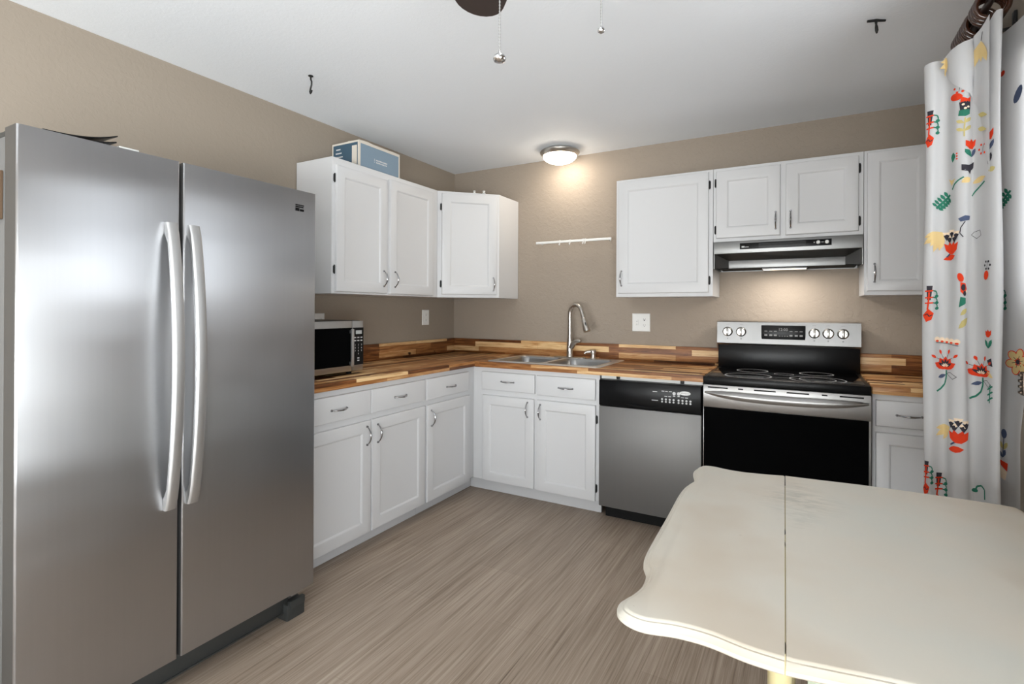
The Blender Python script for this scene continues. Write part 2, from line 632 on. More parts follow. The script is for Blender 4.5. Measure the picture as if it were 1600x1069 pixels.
b.box(X1, X1 + 0.12, PATIO[0], PATIO[1], PATIO[3], ROOM_H)
structure(b.build('wall_right', M['wall'], angle=0))
b = MB()
Y0 = ROOM_Y0
b.box(0, FILL_REARW[0], Y0 - 0.12, Y0, 0, ROOM_H)
b.box(FILL_REARW[1], X1, Y0 - 0.12, Y0, 0, ROOM_H)
b.box(FILL_REARW[0], FILL_REARW[1], Y0 - 0.12, Y0, FILL_REARW[3], ROOM_H)
b.box(FILL_REARW[0], FILL_REARW[1], Y0 - 0.12, Y0, 0, FILL_REARW[2])
structure(b.build('wall_front', M['wall'], angle=0))
# unseen window behind the camera, added to light the room
b = MB()
for x in (FILL_REARW[0] + 0.02, (FILL_REARW[0] + FILL_REARW[1]) / 2, FILL_REARW[1] - 0.02):
    b.box(x - 0.02, x + 0.02, Y0 - 0.09, Y0 - 0.04, FILL_REARW[2], FILL_REARW[3])
b.box(FILL_REARW[0], FILL_REARW[1], Y0 - 0.09, Y0 - 0.04, FILL_REARW[2], FILL_REARW[2] + 0.04)
b.box(FILL_REARW[0], FILL_REARW[1], Y0 - 0.09, Y0 - 0.04, FILL_REARW[3] - 0.04, FILL_REARW[3])
wf = structure(b.build('added_window_1', M['white']))
b = MB(); b.box(FILL_REARW[0] + 0.03, FILL_REARW[1] - 0.03, Y0 - 0.067, Y0 - 0.063, FILL_REARW[2] + 0.03, FILL_REARW[3] - 0.03)
b.build('pane', M['glass'], wf, 0)
b = MB()  # unseen side window, added to light the cabinets on the left wall
for y in (FILL_SIDEW[0] + 0.02, (FILL_SIDEW[0] + FILL_SIDEW[1]) / 2, FILL_SIDEW[1] - 0.02):
    b.box(X1 + 0.04, X1 + 0.09, y - 0.02, y + 0.02, FILL_SIDEW[2], FILL_SIDEW[3])
b.box(X1 + 0.04, X1 + 0.09, FILL_SIDEW[0], FILL_SIDEW[1], FILL_SIDEW[2], FILL_SIDEW[2] + 0.04)
b.box(X1 + 0.04, X1 + 0.09, FILL_SIDEW[0], FILL_SIDEW[1], FILL_SIDEW[3] - 0.04, FILL_SIDEW[3])
wf = structure(b.build('added_window_2', M['white']))
b = MB(); b.box(X1 + 0.063, X1 + 0.067, FILL_SIDEW[0] + 0.03, FILL_SIDEW[1] - 0.03, FILL_SIDEW[2] + 0.03, FILL_SIDEW[3] - 0.03)
b.build('pane', M['glass'], wf, 0)
# half-glazed outside door in the right wall
b = MB()
dx0, dx1 = X1 + 0.030, X1 + 0.072
b.box(dx0, dx1, PATIO[0] + 0.004, LITE[0], 0.008, PATIO[3] - 0.004)
b.box(dx0, dx1, LITE[1], PATIO[1] - 0.004, 0.008, PATIO[3] - 0.004)
b.box(dx0, dx1, LITE[0], LITE[1], 0.008, LITE[2])
b.box(dx0, dx1, LITE[0], LITE[1], LITE[3], PATIO[3] - 0.004)
pd = structure(b.build('door_1', M['brownwood'], angle=0))
b = MB(); b.box(X1 + 0.049, X1 + 0.053, LITE[0] + 0.001, LITE[1] - 0.001, LITE[2] + 0.001, LITE[3] - 0.001)
b.build('pane', M['tinted'], pd, 0)
b = MB()
b.box(X1 - 0.016, X1, PATIO[1], PATIO[1] + 0.085, 0.0, PATIO[3] + 0.07, 0.003)
b.box(X1 - 0.016, X1, PATIO[0] - 0.085, PATIO[0], 0.0, PATIO[3] + 0.07, 0.003)
b.box(X1 - 0.016, X1, PATIO[0], PATIO[1], PATIO[3], PATIO[3] + 0.07, 0.003)
tr = structure(b.build('trim_1', M['brownwood']))
b = MB()
b.box(X1 - 0.030, X1 + 0.0295, -1.612, -1.586, 1.03, 1.10, 0.003)
for k in range(4):
    b.box(X1 - 0.036, X1 - 0.026, -1.608, -1.590, 1.035 + k * 0.017, 1.043 + k * 0.017, 0.002)
b.build('latch', M['bronze'], pd)
# ------------------------------------------------------------------ cabinet parts (local: x along the front, -y out of the front, z up)
def shaker(x0, x1, z0, z1, T, fw=0.058):
    """framed door leaf with a sunk flat panel, front face at y = -T"""
    b = MB()

    def lp(i, y):
        return [(x0 + i, y, z0 + i), (x1 - i, y, z0 + i), (x1 - i, y, z1 - i), (x0 + i, y, z1 - i)]
    b.rings([lp(0, -0.0005), lp(0, -T + 0.006), lp(0.0018, -T + 0.0018), lp(0.007, -T), lp(fw, -T), lp(fw + 0.004, -T + 0.0015),
             lp(fw + 0.011, -T + 0.0085), lp(fw + 0.013, -T + 0.009)])
    return b


def slab(x0, x1, z0, z1, T):
    b = MB()

    def lp(i, y):
        return [(x0 + i, y, z0 + i), (x1 - i, y, z0 + i), (x1 - i, y, z1 - i), (x0 + i, y, z1 - i)]
    b.rings([lp(0, -0.0005), lp(0, -T + 0.007), lp(0.002, -T + 0.002), lp(0.008, -T)])
    return b


def pull(x, z, y, vertical, L=0.096):
    """arched bow pull with two small feet"""
    b = MB()
    pts, rad = [], []
    n = 15
    for i in range(n):
        s = -1 + 2 * i / (n - 1)
        out = 0.026 * (1 - abs(s) ** 2.2) + 0.004
        q = s * L / 2
        pts.append((x + (0 if vertical else q), y - out, z + (q if vertical else 0)))
        rad.append(0.0030 + 0.0022 * (1 - abs(s)) if abs(s) > 0.12 else 0.0056)
    b.tube(pts, rad, 10)
    for s in (-1, 1):
        q = s * L / 2
        p = Vector((x + (0 if vertical else q), y, z + (q if vertical else 0)))
        b.tube([p + Vector((0, 0.0, 0)), p + Vector((0, -0.004, 0)), p + Vector((0, -0.008, 0))], [0.0066, 0.006, 0.0036], 12)
    return b


def hinge(x, z, y, h=0.052):
    b = MB()
    b.tube([(x, y, z - h / 2), (x, y, z - h / 2 + 0.004), (x, y, z + h / 2 - 0.004), (x, y, z + h / 2)], [0.003, 0.0045, 0.0045, 0.003], 8)
    b.box(x - 0.006, x + 0.006, y + 0.001, y + 0.004, z - h / 2 + 0.006, z + h / 2 - 0.006)
    return b


def cabinet(name, label, side, a0, a1, front, z0, z1, doors=(), drawers=(), kick=0.0, group=None, shell=False, lo=None, T=0.019):
    """side 'back' runs along x, 'left' runs along y; front = distance of the face frame from the wall"""
    G = 0.004
    if side == 'back':
        r = thing(name, label, 'cabinet', (a0, -front, 0 if kick else z0), 0, group)
    else:
        r = thing(name, label, 'cabinet', (front, a0, 0 if kick else z0), PI / 2, group)
    zz = 0 if kick else z0
    W = a1 - a0
    D = front - G
    b = MB()
    if shell:
        p = 0.018
        b.box(0, p, p, D, z0 - zz, z1 - zz)
        b.box(W - p, W, p, D, z0 - zz, z1 - zz)
        b.box(p, W - p, D - 0.008, D, z0 - zz, z1 - zz)
        b.box(p, W - p, p, D - 0.008, z0 - zz, z0 - zz + p)
        b.box(0, W, 0, p, z0 - zz, z1 - zz, 0.0012, 1)
    else:
        b.box(0, W, 0, D, z0 - zz, z1 - zz, 0.0012, 1)
    b.build('body', M['cab'], r)
    if kick:
        b = MB()
        k0, k1 = lo if lo else (0, W)
        b.box(k0, k1, kick, kick + 0.016, 0.0008, z0 - 0.001, 0.0015, 1)
        b.build('toe_kick', M['kick'], r)
    for d in doors:
        x0, x1 = d['x'][0] - a0, d['x'][1] - a0
        leaf = shaker(x0, x1, d['z'][0] - zz, d['z'][1] - zz, T, d.get('fw', 0.058)).build('door', M['cab'], r, 25)
        if 'h' in d:
            pull(d['h'][0] - a0, d['h'][1] - zz, -T, True).build('handle', M['pull'], leaf)
        for hx, hz in d.get('hinges', ()):
            hinge(hx - a0, hz - zz, -0.006).build('hinge', M['hinge'], leaf)
    for d in drawers:
        x0, x1 = d['x'][0] - a0, d['x'][1] - a0
        leaf = slab(x0, x1, d['z'][0] - zz, d['z'][1] - zz, T).build('drawer_front' if shell else 'drawer', M['cab'], r, 25)
        if 'h' in d:
            pull(d['h'][0] - a0, d['h'][1] - zz, -T, False).build('handle', M['pull'], leaf)
    return r


BF = 0.602          # base face frame distance from the wall
ZB0, ZB1 = 0.094, 0.874
g_base, g_wall = 'white base cabinets under the wood worktop', 'white wall cabinets'
cabinet('base_cabinet', 'white two-door base cabinet beside the refrigerator, under the microwave', 'left', -2.065, -1.147, BF, ZB0, ZB1, kick=0.063,
        doors=[dict(x=(-2.045, -1.613), z=(0.088, 0.682), h=(-1.645, 0.605)), dict(x=(-1.603, -1.156), z=(0.088, 0.684), h=(-1.565, 0.602))],
        drawers=[dict(x=(-2.045, -1.616), z=(0.716, 0.845), h=(-1.835, 0.776)), dict(x=(-1.607, -1.156), z=(0.716, 0.845), h=(-1.383, 0.777))], group=g_base)
cabinet('base_cabinet', 'white one-door base cabinet filling the inner corner of the worktop', 'left', -1.145, -0.006, BF, ZB0, ZB1, kick=0.063, lo=(0, 0.606),
        doors=[dict(x=(-1.135, -0.668), z=(0.086, 0.683), h=(-1.098, 0.600))],
        drawers=[dict(x=(-1.142, -0.684), z=(0.715, 0.846), h=(-0.894, 0.773))], group=g_base)
cabinet('sink_cabinet', 'white sink base cabinet with two doors left of the dishwasher', 'back', 0.604, 1.536, BF, ZB0, ZB1, kick=0.063, lo=(-0.065, 0.922), shell=True,
        doors=[dict(x=(0.687, 1.088), z=(0.095, 0.685), h=(1.042, 0.613)),
               dict(x=(1.109, 1.513), z=(0.093, 0.685), h=(1.136, 0.608), hinges=[(1.519, 0.597), (1.517, 0.172)])],
        drawers=[dict(x=(0.680, 1.093), z=(0.722, 0.846), h=(0.890, 0.785)), dict(x=(1.107, 1.512), z=(0.716, 0.846), h=(1.315, 0.776))], group=g_base)
cabinet('base_cabinet', 'narrow white base cabinet to the right of the range', 'back', 2.924, 3.214, BF, ZB0, ZB1, kick=0.063,
        doors=[dict(x=(2.937, 3.196), z=(0.093, 0.692), fw=0.05)],
        drawers=[dict(x=(2.937, 3.196), z=(0.722, 0.848), h=(3.068, 0.782))], group=g_base)

# wall cabinets
UB, UT = 1.362, 2.139
cabinet('wall_cabinet', 'white two-door wall cabinet on the left wall, over the microwave', 'left', -1.606, -0.634, 0.303, UB, UT,
        doors=[dict(x=(-1.586, -1.172), z=(1.374, 2.095), h=(-1.205, 1.466), hinges=[(-1.591, 2.02), (-1.591, 1.50)]),
               dict(x=(-1.146, -0.697), z=(1.372, 2.108), h=(-1.103, 1.466))], group=g_wall)
cabinet('wall_cabinet', 'wide white one-door wall cabinet left of the range hood', 'back', 1.537, 2.146, 0.294, UB, UT,
        doors=[dict(x=(1.555, 2.122), z=(1.386, 2.124), h=(1.578, 1.484), hinges=[(2.127, 2.045), (2.127, 1.46)])], group=g_wall)
cabinet('wall_cabinet', 'short white two-door wall cabinet above the range hood', 'back', 2.148, 2.912, 0.294, 1.692, UT,
        doors=[dict(x=(2.166, 2.512), z=(1.713, 2.120), h=(2.489, 1.798), hinges=[(2.161, 2.05), (2.161, 1.765)]),
               dict(x=(2.540, 2.889), z=(1.710, 2.118), h=(2.565, 1.798), hinges=[(2.894, 2.05), (2.894, 1.765)])], group=g_wall)
cabinet('wall_cabinet', 'narrow white one-door wall cabinet right of the range hood, half behind the curtain', 'back', 2.914, 3.214, 0.294, UB, UT,
        doors=[dict(x=(2.927, 3.200), z=(1.384, 2.126), h=(2.960, 1.480), fw=0.05)], group=g_wall)
# angled corner unit
cw = thing('corner_wall_cabinet', 'white angled corner wall cabinet with a single door', 'cabinet', (0.303, -0.632, UB), 0, g_wall)
b = MB()
b.prism([(-0.299, 0), (0, 0), (0.326, 0.330), (0.326, 0.628), (-0.299, 0.628)], 0, UT - UB)
b.build('body', M['cab'], cw, 20)
ang = math.atan2(0.330, 0.326)
Lf = math.hypot(0.326, 0.330)
Tm = Matrix.Rotation(ang, 4, 'Z')
leaf = shaker(0.030, Lf - 0.022, 0.022, 0.760, 0.019)
bmesh.ops.transform(leaf.bm, matrix=Tm, verts=leaf.bm.verts)
leaf = leaf.build('door', M['cab'], cw, 25)
h = pull(Lf - 0.047, 0.100, -0.019, True)
bmesh.ops.transform(h.bm, matrix=Tm, verts=h.bm.verts)
h.build('handle', M['pull'], leaf)
for hz in (0.66, 0.098):
    h = hinge(0.024, hz, -0.006)
    bmesh.ops.transform(h.bm, matrix=Tm, verts=h.bm.verts)
    h.build('hinge', M['hinge'], leaf)
# loose board edge showing under the left wall cabinet
# ------------------------------------------------------------------ worktops
ZT0, ZT1 = 0.876, 0.914
wt = thing('worktop', 'L-shaped acacia butcher-block worktop running under the microwave and around the sink', 'worktop', (0.63, -0.63, ZT0))
O = (0.63, -0.63, ZT0)
HX0, HX1, HY0, HY1 = 0.735, 1.490, -0.560, -0.075      # cut-out for the sink


def wbox(b, x0, x1, y0, y1, z0, z1, bev=0.0):
    b.box(x0 - O[0], x1 - O[0], y0 - O[1], y1 - O[1], z0 - O[2], z1 - O[2], bev, 2)


b = MB()
wbox(b, 0.003, 0.63, -2.07, -0.003, ZT0, ZT1, 0.003)
b.build('left_slab', M['woodY'], wt)
b = MB()
wbox(b, 0.6305, HX0, -0.63, -0.003, ZT0, ZT1)
wbox(b, HX1, 2.146, -0.63, -0.003, ZT0, ZT1)
wbox(b, HX0, HX1, -0.63, HY0, ZT0, ZT1)
wbox(b, HX0, HX1, HY1, -0.003, ZT0, ZT1)
b.build('sink_slab', M['woodX'], wt, 0)
b = MB()
wbox(b, 0.003, 0.022, -2.07, -0.003, ZT1 + 0.0004, 1.029, 0.0015)
b.build('backsplash', M['woodY'], wt)
b = MB()
wbox(b, 0.0225, 2.146, -0.022, -0.003, ZT1 + 0.0004, 1.029, 0.0015)
b.build('backsplash', M['woodX'], wt)
O = (2.924, -0.63, ZT0)
wt2 = thing('worktop', 'short acacia butcher-block worktop to the right of the range', 'worktop', O)
b = MB()
wbox(b, 2.921, 3.2185, -0.63, -0.003, ZT0, ZT1, 0.003)
b.build('slab', M['woodX'], wt2)
b = MB()
wbox(b, 2.921, 3.2185, -0.022, -0.003, ZT1 + 0.0004, 1.029, 0.0015)
b.build('backsplash', M['woodX'], wt2)

# ------------------------------------------------------------------ sink, tap, soap pump
sk = thing('sink', 'stainless steel double-bowl sink set into the worktop', 'sink', (1.112, -0.312, ZT1))
b = MB()
sx0, sx1, sy0, sy1 = 0.706 - 1.112, 1.518 - 1.112, -0.586 + 0.312, -0.040 + 0.312
outer = rrect(sx0, sx1, sy0, sy1, 0.022)
bowls = [rrect(0.745 - 1.112, 1.098 - 1.112, -0.545 + 0.312, -0.135 + 0.312, 0.060),
         rrect(1.126 - 1.112, 1.479 - 1.112, -0.545 + 0.312, -0.135 + 0.312, 0.060)]
t = bmesh.new()
ed = []
for lp in [outer] + bowls:
    vs = [t.verts.new((x, y, 0.006)) for x, y in lp]
    ed += [t.edges.new((vs[i], vs[(i + 1) % len(vs)])) for i in range(len(vs))]
bmesh.ops.triangle_fill(t, use_beauty=True, use_dissolve=False, edges=ed)
bmesh.ops.recalc_face_normals(t, faces=t.faces)
if sum(f.normal.z for f in t.faces) < 0:
    bmesh.ops.reverse_faces(t, faces=t.faces)
b._take(t)
b.rings([[(x, y, 0.006) for x, y in outer], [(x, y, 0.001) for x, y in rrect(sx0 - 0.005, sx1 + 0.005, sy0 - 0.005, sy1 + 0.005, 0.026)]], False, False)
b.build('rim', M['sinksteel'], sk, 40)
for lp, (x0, x1) in zip(bowls, ((0.745, 1.098), (1.126, 1.479))):
    b = MB()
    x0, x1, y0, y1 = x0 - 1.112, x1 - 1.112, -0.545 + 0.312, -0.135 + 0.312
    ls = []
    for ins, z, r in ((0, 0.006, 0.06), (0.003, 0.001, 0.06), (0.008, -0.012, 0.06), (0.016, -0.12, 0.065), (0.024, -0.155, 0.07), (0.050, -0.172, 0.075), (0.13, -0.176, 0.06)):
        ls.append([(x, y, z) for x, y in rrect(x0 + ins, x1 - ins, y0 + ins, y1 - ins, r)])
    t = bmesh.new()
    L = [[t.verts.new(p) for p in l] for l in ls]
    for p, q in zip(L, L[1:]):
        for i in range(len(p)):
            j = (i + 1) % len(p)
            t.faces.new((p[j], p[i], q[i], q[j]))
    t.faces.new(L[-1])
    bmesh.ops.recalc_face_normals(t, faces=t.faces)
    b._take(t)
    bw = b.build('bowl', M['bowlsteel'], sk, 60)
    b = MB()
    b.lathe([(0.043, -0.1755), (0.043, -0.172), (0.036, -0.171), (0.030, -0.174), (0.0, -0.1745)], 20, Matrix.Translation(((x0 + x1) / 2, (y0 + y1) / 2, 0)), cap1=False)
    b.build('drain', M['chrome'], bw)

fx, fy, fz = 1.117, -0.088, 0.920
fa = thing('faucet', 'brushed nickel gooseneck pull-down faucet behind the sink', 'faucet', (fx, fy, fz))
b = MB()
b.rings([[(x, y, z) for x, y in rrect(-0.125 + i, 0.125 - i, -0.030 + i, 0.030 - i, 0.028)] for i, z in ((0, 0.0006), (0, 0.006), (0.004, 0.008))])
b.build('deck_plate', M['nickel'], fa)
b = MB()
b.lathe([(0.027, 0.008), (0.027, 0.014), (0.0245, 0.02), (0.024, 0.06), (0.021, 0.12), (0.0175, 0.17), (0.016, 0.215), (0.0155, 0.222), (0.0135, 0.2225), (0.0135, 0.2245), (0.0155, 0.225), (0.0145, 0.232)], 20)
b.build('body', M['nickel'], fa)
dv = Vector((math.cos(-0.42), math.sin(-0.42), 0))
b = MB()
pts = [Vector((0, 0, z)) for z in (0.228, 0.26, 0.30)]
R_ = 0.064
for i in range(1, 15):
    a = PI - (PI * 0.905) * i / 14
    pts.append(dv * (R_ + R_ * math.cos(a)) + Vector((0, 0, 0.322 + R_ * 1.08 * math.sin(a))))
e = pts[-1]
d = (pts[-1] - pts[-2]).normalized()
pts += [e + d * 0.03, e + d * 0.055]
b.tube(pts, 0.0152, 14)
b.build('spout', M['nickel'], fa)
b = MB()
q = pts[-1]
b.tube([q - d * 0.004, q + d * 0.002, q + d * 0.012, q + d * 0.085, q + d * 0.095, q + d * 0.098], [0.0150, 0.0185, 0.0195, 0.0265, 0.0255, 0.019], 18)
hd = b.build('spray_head', M['nickel'], fa)
b = MB()
n_ = Vector((0.45, -0.89, 0))
n_ = (n_ - d * n_.dot(d)).normalized()
b.tube([q + d * 0.030 + n_ * 0.0165, q + d * 0.045 + n_ * 0.0180, q + d * 0.060 + n_ * 0.0195], [0.005, 0.0062, 0.005], 8)
b.build('spray_button', M['black'], hd)
b = MB()
b.tube([(0.010, -0.004, 0.075), (0.035, -0.012, 0.108), (0.052, -0.018, 0.122), (0.080, -0.026, 0.128), (0.098, -0.030, 0.127)], [0.020, 0.020, 0.016, 0.016, 0.009], 14)
b.build('lever', M['nickel'], fa)

sp = thing('soap_dispenser', 'small brushed nickel soap dispenser pump right of the faucet', 'soap dispenser', (1.300, -0.088, 0.920))
b = MB()
b.lathe([(0.025, 0.0006), (0.025, 0.007), (0.019, 0.012), (0.017, 0.034), (0.022, 0.039), (0.023, 0.058), (0.017, 0.066)], 18)
b.build('body', M['nickel'], sp)
b = MB()
b.tube([(0.012, 0.003, 0.051), (-0.02, -0.008, 0.052), (-0.052, -0.020, 0.047), (-0.058, -0.022, 0.036)], [0.0125, 0.0115, 0.0095, 0.0085], 12)
b.build('spout', M['nickel'], sp)

# ------------------------------------------------------------------ refrigerator (front faces +x)
FXF, FY0, FYM, FY1 = 0.859, -3.127, -2.7175, -2.182
fr = thing('refrigerator', 'large stainless steel side-by-side refrigerator with two bowed handles', 'refrigerator', (FXF, FY0, 0), PI / 2)
# local x: along the front (toward the sink wall), y: back toward the left wall
FW = FY1 - FY0
FM = FYM - FY0
b = MB()
b.box(0.004, FW - 0.004, 0.092, 0.80, 0.035, 1.735, 0.006)
b.build('body', M['fridgeside'], fr)
for x0, x1 in ((0.0, FM - 0.0055), (FM + 0.0055, FW)):
    b = MB()
    r = 0.006
    prof = [(x0, 0.074), (x0, r)] + [(x0 + r - r * math.cos(a), r - r * math.sin(a)) for a in [PI / 2 * k / 5 for k in range(1, 6)]]
    prof += [(x1 - r + r * math.sin(a), r - r * math.cos(a)) for a in [PI / 2 * k / 5 for k in range(0, 6)]] + [(x1, 0.074)]
    z0, z1 = 0.136, 1.752
    b.rings([[(x, y, z) for x, y in prof] for z in (z0, z0 + 0.002, z1 - 0.002, z1)])
    dr = b.build('door', [M['steel'], M['doorside']], fr, 30)
    for p_ in dr.data.polygons:
        if abs(p_.normal.x) > 0.93:
            p_.material_index = 1
    b = MB()
    b.box(x0 + 0.012, x1 - 0.012, 0.0745, 0.0915, z0 + 0.01, z1 - 0.012)
    b.build('gasket', M['blackmatte'], dr, 0)
    # bowed handle
    hx = FM - 0.053 if x0 == 0 else FM + 0.017
    hw = 0.034
    b = MB()
    loops = []
    n = 28
    for i in range(n):
        s = i / (n - 1)
        z = 0.632 + (1.549 - 0.632) * s
        out = 0.012 + 0.046 * math.sin(PI * s) ** 0.75 if 0 < s < 1 else 0.010
        th = 0.013
        yo, yi = -out - th * 0.5, -out + th * 0.5
        if i in (0, n - 1):
            yi = 0.0
        if i in (1, n - 2):
            yi = -0.001
        lp = [(hx, yi, z), (hx, yo + 0.004, z), (hx + 0.003, yo + 0.001, z), (hx + 0.008, yo - 0.0006, z), (hx + hw - 0.008, yo - 0.0006, z),
              (hx + hw - 0.003, yo + 0.001, z), (hx + hw, yo + 0.004, z), (hx + hw, yi, z)]
        loops.append(lp)
    b.rings(loops)
    b.build('handle', M['handle'], dr, 40)
    if x0 > 0:
        b = MB()
        ex, ez = x1 - 0.080, 1.682
        b.box(ex - 0.020, ex + 0.020, -0.0012, 0.0, ez + 0.008, ez + 0.0125)
        b.box(ex - 0.020, ex + 0.018, -0.0012, 0.0, ez + 0.0005, ez + 0.0055)
        b.box(ex - 0.020, ex - 0.002, -0.0012, 0.0, ez - 0.014, ez - 0.002)
        b.box(ex + 0.001, ex + 0.020, -0.0012, 0.0, ez - 0.014, ez - 0.005)
        b.build('emblem', M['black'], dr, 0)
b = MB()
b.box(0.02, FW - 0.065, 0.074, 0.095, 0.030, 0.122, 0.004)
b.box(0.02, FW - 0.065, 0.070, 0.080, 0.030, 0.036, 0.001)
b.build('base_grille', M['darkgrey'], fr)
for x0 in (0.0, FW - 0.094):
    b = MB()
    b.box(x0 + 0.004, x0 + 0.090, 0.050, 0.13, 0.0008, 0.068, 0.005)
    b.box(x0 + 0.012, x0 + 0.084, 0.040, 0.06, 0.052, 0.082, 0.004)
    b.build('foot_bracket', M['darkgrey'], fr)
    b = MB()
    b.box(x0 + 0.020, x0 + 0.078, 0.046, 0.075, 0.100, 0.1355, 0.002)
    b.build('lower_hinge', M['handle'], fr)
for x0 in (0.012, FW - 0.10):
    b = MB()
    b.box(x0, x0 + 0.085, 0.010, 0.17, 1.7525, 1.770, 0.004) if False else b.box(x0, x0 + 0.085, 0.094, 0.20, 1.7352, 1.756, 0.005)
    b.build('hinge_cover', M['darkgrey'], fr)
mg = MB()
mg.box(0.55, 0.762, FY0 - 0.0045, FY0 + 0.0035, 1.512, 1.642, 0.001)
mg = tag(mg.build('magnet_sheet', [M['cardin']], loc=(0.65, FY0, 1.512)), 'dark brown magnet sheet stuck on the side of the refrigerator', 'magnet')

# papers lying on top of the refrigerator
fo = thing('folder', 'black folder with curled covers lying on top of the refrigerator', 'folder', (0.64, -2.925, 1.7358))
b = MB()
b.box(-0.12, 0.07, -0.095, 0.040, 0.0, 0.043, 0.002)
b.build('page_block', M['offwhite'], fo)
for z, c, w in ((0.0445, 0.022, 0.085), (0.053, 0.034, 0.088)):
    b = MB()
    ls = []
    for i in range(9):
        s_ = i / 8
        y = -0.10 + (0.10 + w) * s_
        zz = z + c * s_ ** 2.6
        ls.append([(-0.13, y, zz), (0.075, y, zz), (0.075, y, zz + 0.004), (-0.13, y, zz + 0.004)])
    b.rings(ls)
    b.build('cover', M['black'], fo)
b = MB()
for k in range(5):
    b.box(0.52 + 0.004 * k, 0.715 - 0.002 * k, -2.834 + 0.001 * k, -2.780 + 0.002 * k, 1.7358 + 0.0125 * k, 1.748 + 0.0125 * k, 0.001)
tag(b.build('paper_stack', M['offwhite'], loc=(0.62, -2.83, 1.7358)), 'small stack of white papers beside the black folder on the refrigerator', 'papers')

# ------------------------------------------------------------------ microwave (front faces +x)
mw = thing('microwave', 'black and stainless microwave oven on the worktop beside the refrigerator', 'microwave', (0.475, -2.020, ZT1), PI / 2)
MW, MH, MD = 0.490, 0.298, 0.36
b = MB()
b.box(0.003, MW - 0.003, 0.022, MD, 0.016, MH, 0.004)
b.build('body', M['black'], mw)
for x in (0.05, MW - 0.05):
    for y in (0.06, MD - 0.05):
        b = MB(); b.lathe([(0.014, 0.0008), (0.016, 0.010), (0.014, 0.0165)], 14, Matrix.Translation((x, y, 0)))
        b.build('foot', M['blackmatte'], mw)
DX = 0.408
b = MB()
b.box(0.0, DX - 0.0015, 0.0, 0.0215, 0.020, MH - 0.003, 0.003)
dr = b.build('door', M['steel2'], mw)
b = MB(); b.box(0.0, DX - 0.003, -0.0015, 0.0, 0.052, MH - 0.040)
b.build('window', M['glassblack'], dr, 0)
b = MB()
b.box(DX - 0.027, DX - 0.008, -0.026, -0.014, 0.048, MH - 0.046, 0.004)
for z in (0.066, MH - 0.062):
    b.box(DX - 0.023, DX - 0.012, -0.016, -0.0014, z - 0.008, z + 0.008, 0.002)
b.build('handle', M['handle'], dr)
b = MB()
b.box(DX + 0.0015, MW, 0.0, 0.0215, 0.020, MH - 0.003, 0.003)
cp = b.build('control_panel', M['steel2'], mw)
b = MB(); b.box(DX + 0.002, MW - 0.0005, -0.0015, 0.0, 0.052, MH - 0.040)
b.build('keypad', M['black'], cp, 0)
b = MB(); b.box(DX + 0.024, MW - 0.014, -0.0028, -0.0014, MH - 0.076, MH - 0.056, 0.001)
b.build('display', M['screen'], cp)
b = MB()
cx = (DX + MW) / 2 + 0.002
for i in range(2):
    for j in range(3):
        b.box(cx - 0.030 + j * 0.023, cx - 0.016 + j * 0.023, -0.0019, -0.0014, MH - 0.098 - i * 0.017, MH - 0.092 - i * 0.017)
for i, rr in enumerate(('123', '456', '789', ' 0 ')):
    for j, ch in enumerate(rr):
        if ch != ' ':
            b.text(ch, 0.013, FR(cx - 0.022 + j * 0.023, -0.0016, MH - 0.136 - i * 0.0165), 0.0003)
for i in range(2):
    b.box(cx - 0.006, cx + 0.008, -0.0019, -0.0014, 0.073 + i * 0.013, 0.079 + i * 0.013)
b.build('lettering', M['mark'], cp, 0)

# ------------------------------------------------------------------ dishwasher
dw = thing('dishwasher', 'stainless dishwasher with a black control panel under the worktop', 'dishwasher', (1.5435, -0.640, 0))
W = 0.596
b = MB()
b.box(0.004, W - 0.004, 0.046, 0.60, 0.075, 0.852, 0.003)
b.build('tub', M['blackmatte'], dw)
b = MB(); b.box(0.0, W, 0.0, 0.045, 0.083, 0.694, 0.006)
b.build('door', M['dwsteel'], dw)
b = MB()
b.box(0.0, W, -0.004, 0.045, 0.6955, 0.853, 0.008)
cp = b.build('control_panel', M['black'], dw)
b = MB()
b.tube([(0.165 + 0.22 * k / 12, -0.0045 - 0.004 * math.sin(PI * k / 12), 0.722 - 0.010 * math.sin(PI * k / 12)) for k in range(13)], [0.002] + [0.004] * 11 + [0.002], 8)
b.build('finger_grip', M['black'], cp)
b = MB()
x_ = lambda X: X - 1.5435
T_ = FR(x_(2.052), -0.0045, 0.8085)
b.rings([[(0.030 * math.cos(2 * PI * k / 28), 0.0115 * math.sin(2 * PI * k / 28), z) for k in range(28)] for z in (0, 0.0012)], T=T_)
lo = b.build('badge', M['white'], cp)
b = MB(); b.text('Whirlpool', 0.0115, FR(x_(2.052), -0.0059, 0.8085), 0.0002)
b.build('lettering', M['greymark'], lo, 0)
for k in range(8):
    X = 1.925 + k * 0.0215 + (0.006 if k > 3 else 0)
    for dz, sz in ((0.766, 0.006), (0.752, 0.0055)):
        b = MB(); b.lathe([(sz, 0), (sz, 0.001)], 10, FR(x_(X), -0.0045, dz))
        b.build('button', M['mark'], cp, 0)
    if k in (1, 2, 5, 6):
        b = MB(); b.box(x_(X) - 0.008, x_(X) + 0.008, -0.0055, -0.0042, 0.782, 0.785)
        b.build('lettering', M['mark'], cp, 0)
for X, z, w in ((1.884, 0.806, 0.026), (1.884, 0.756, 0.036), (1.930, 0.812, 0.016), (1.950, 0.812, 0.014), (1.972, 0.812, 0.016), (1.992, 0.7885, 0.012), (2.017, 0.7885, 0.012)):
    b = MB(); b.box(x_(X) - w / 2, x_(X) + w / 2, -0.0055, -0.0042, z - 0.002, z + 0.002)
    b.build('lettering', M['mark'], cp, 0)
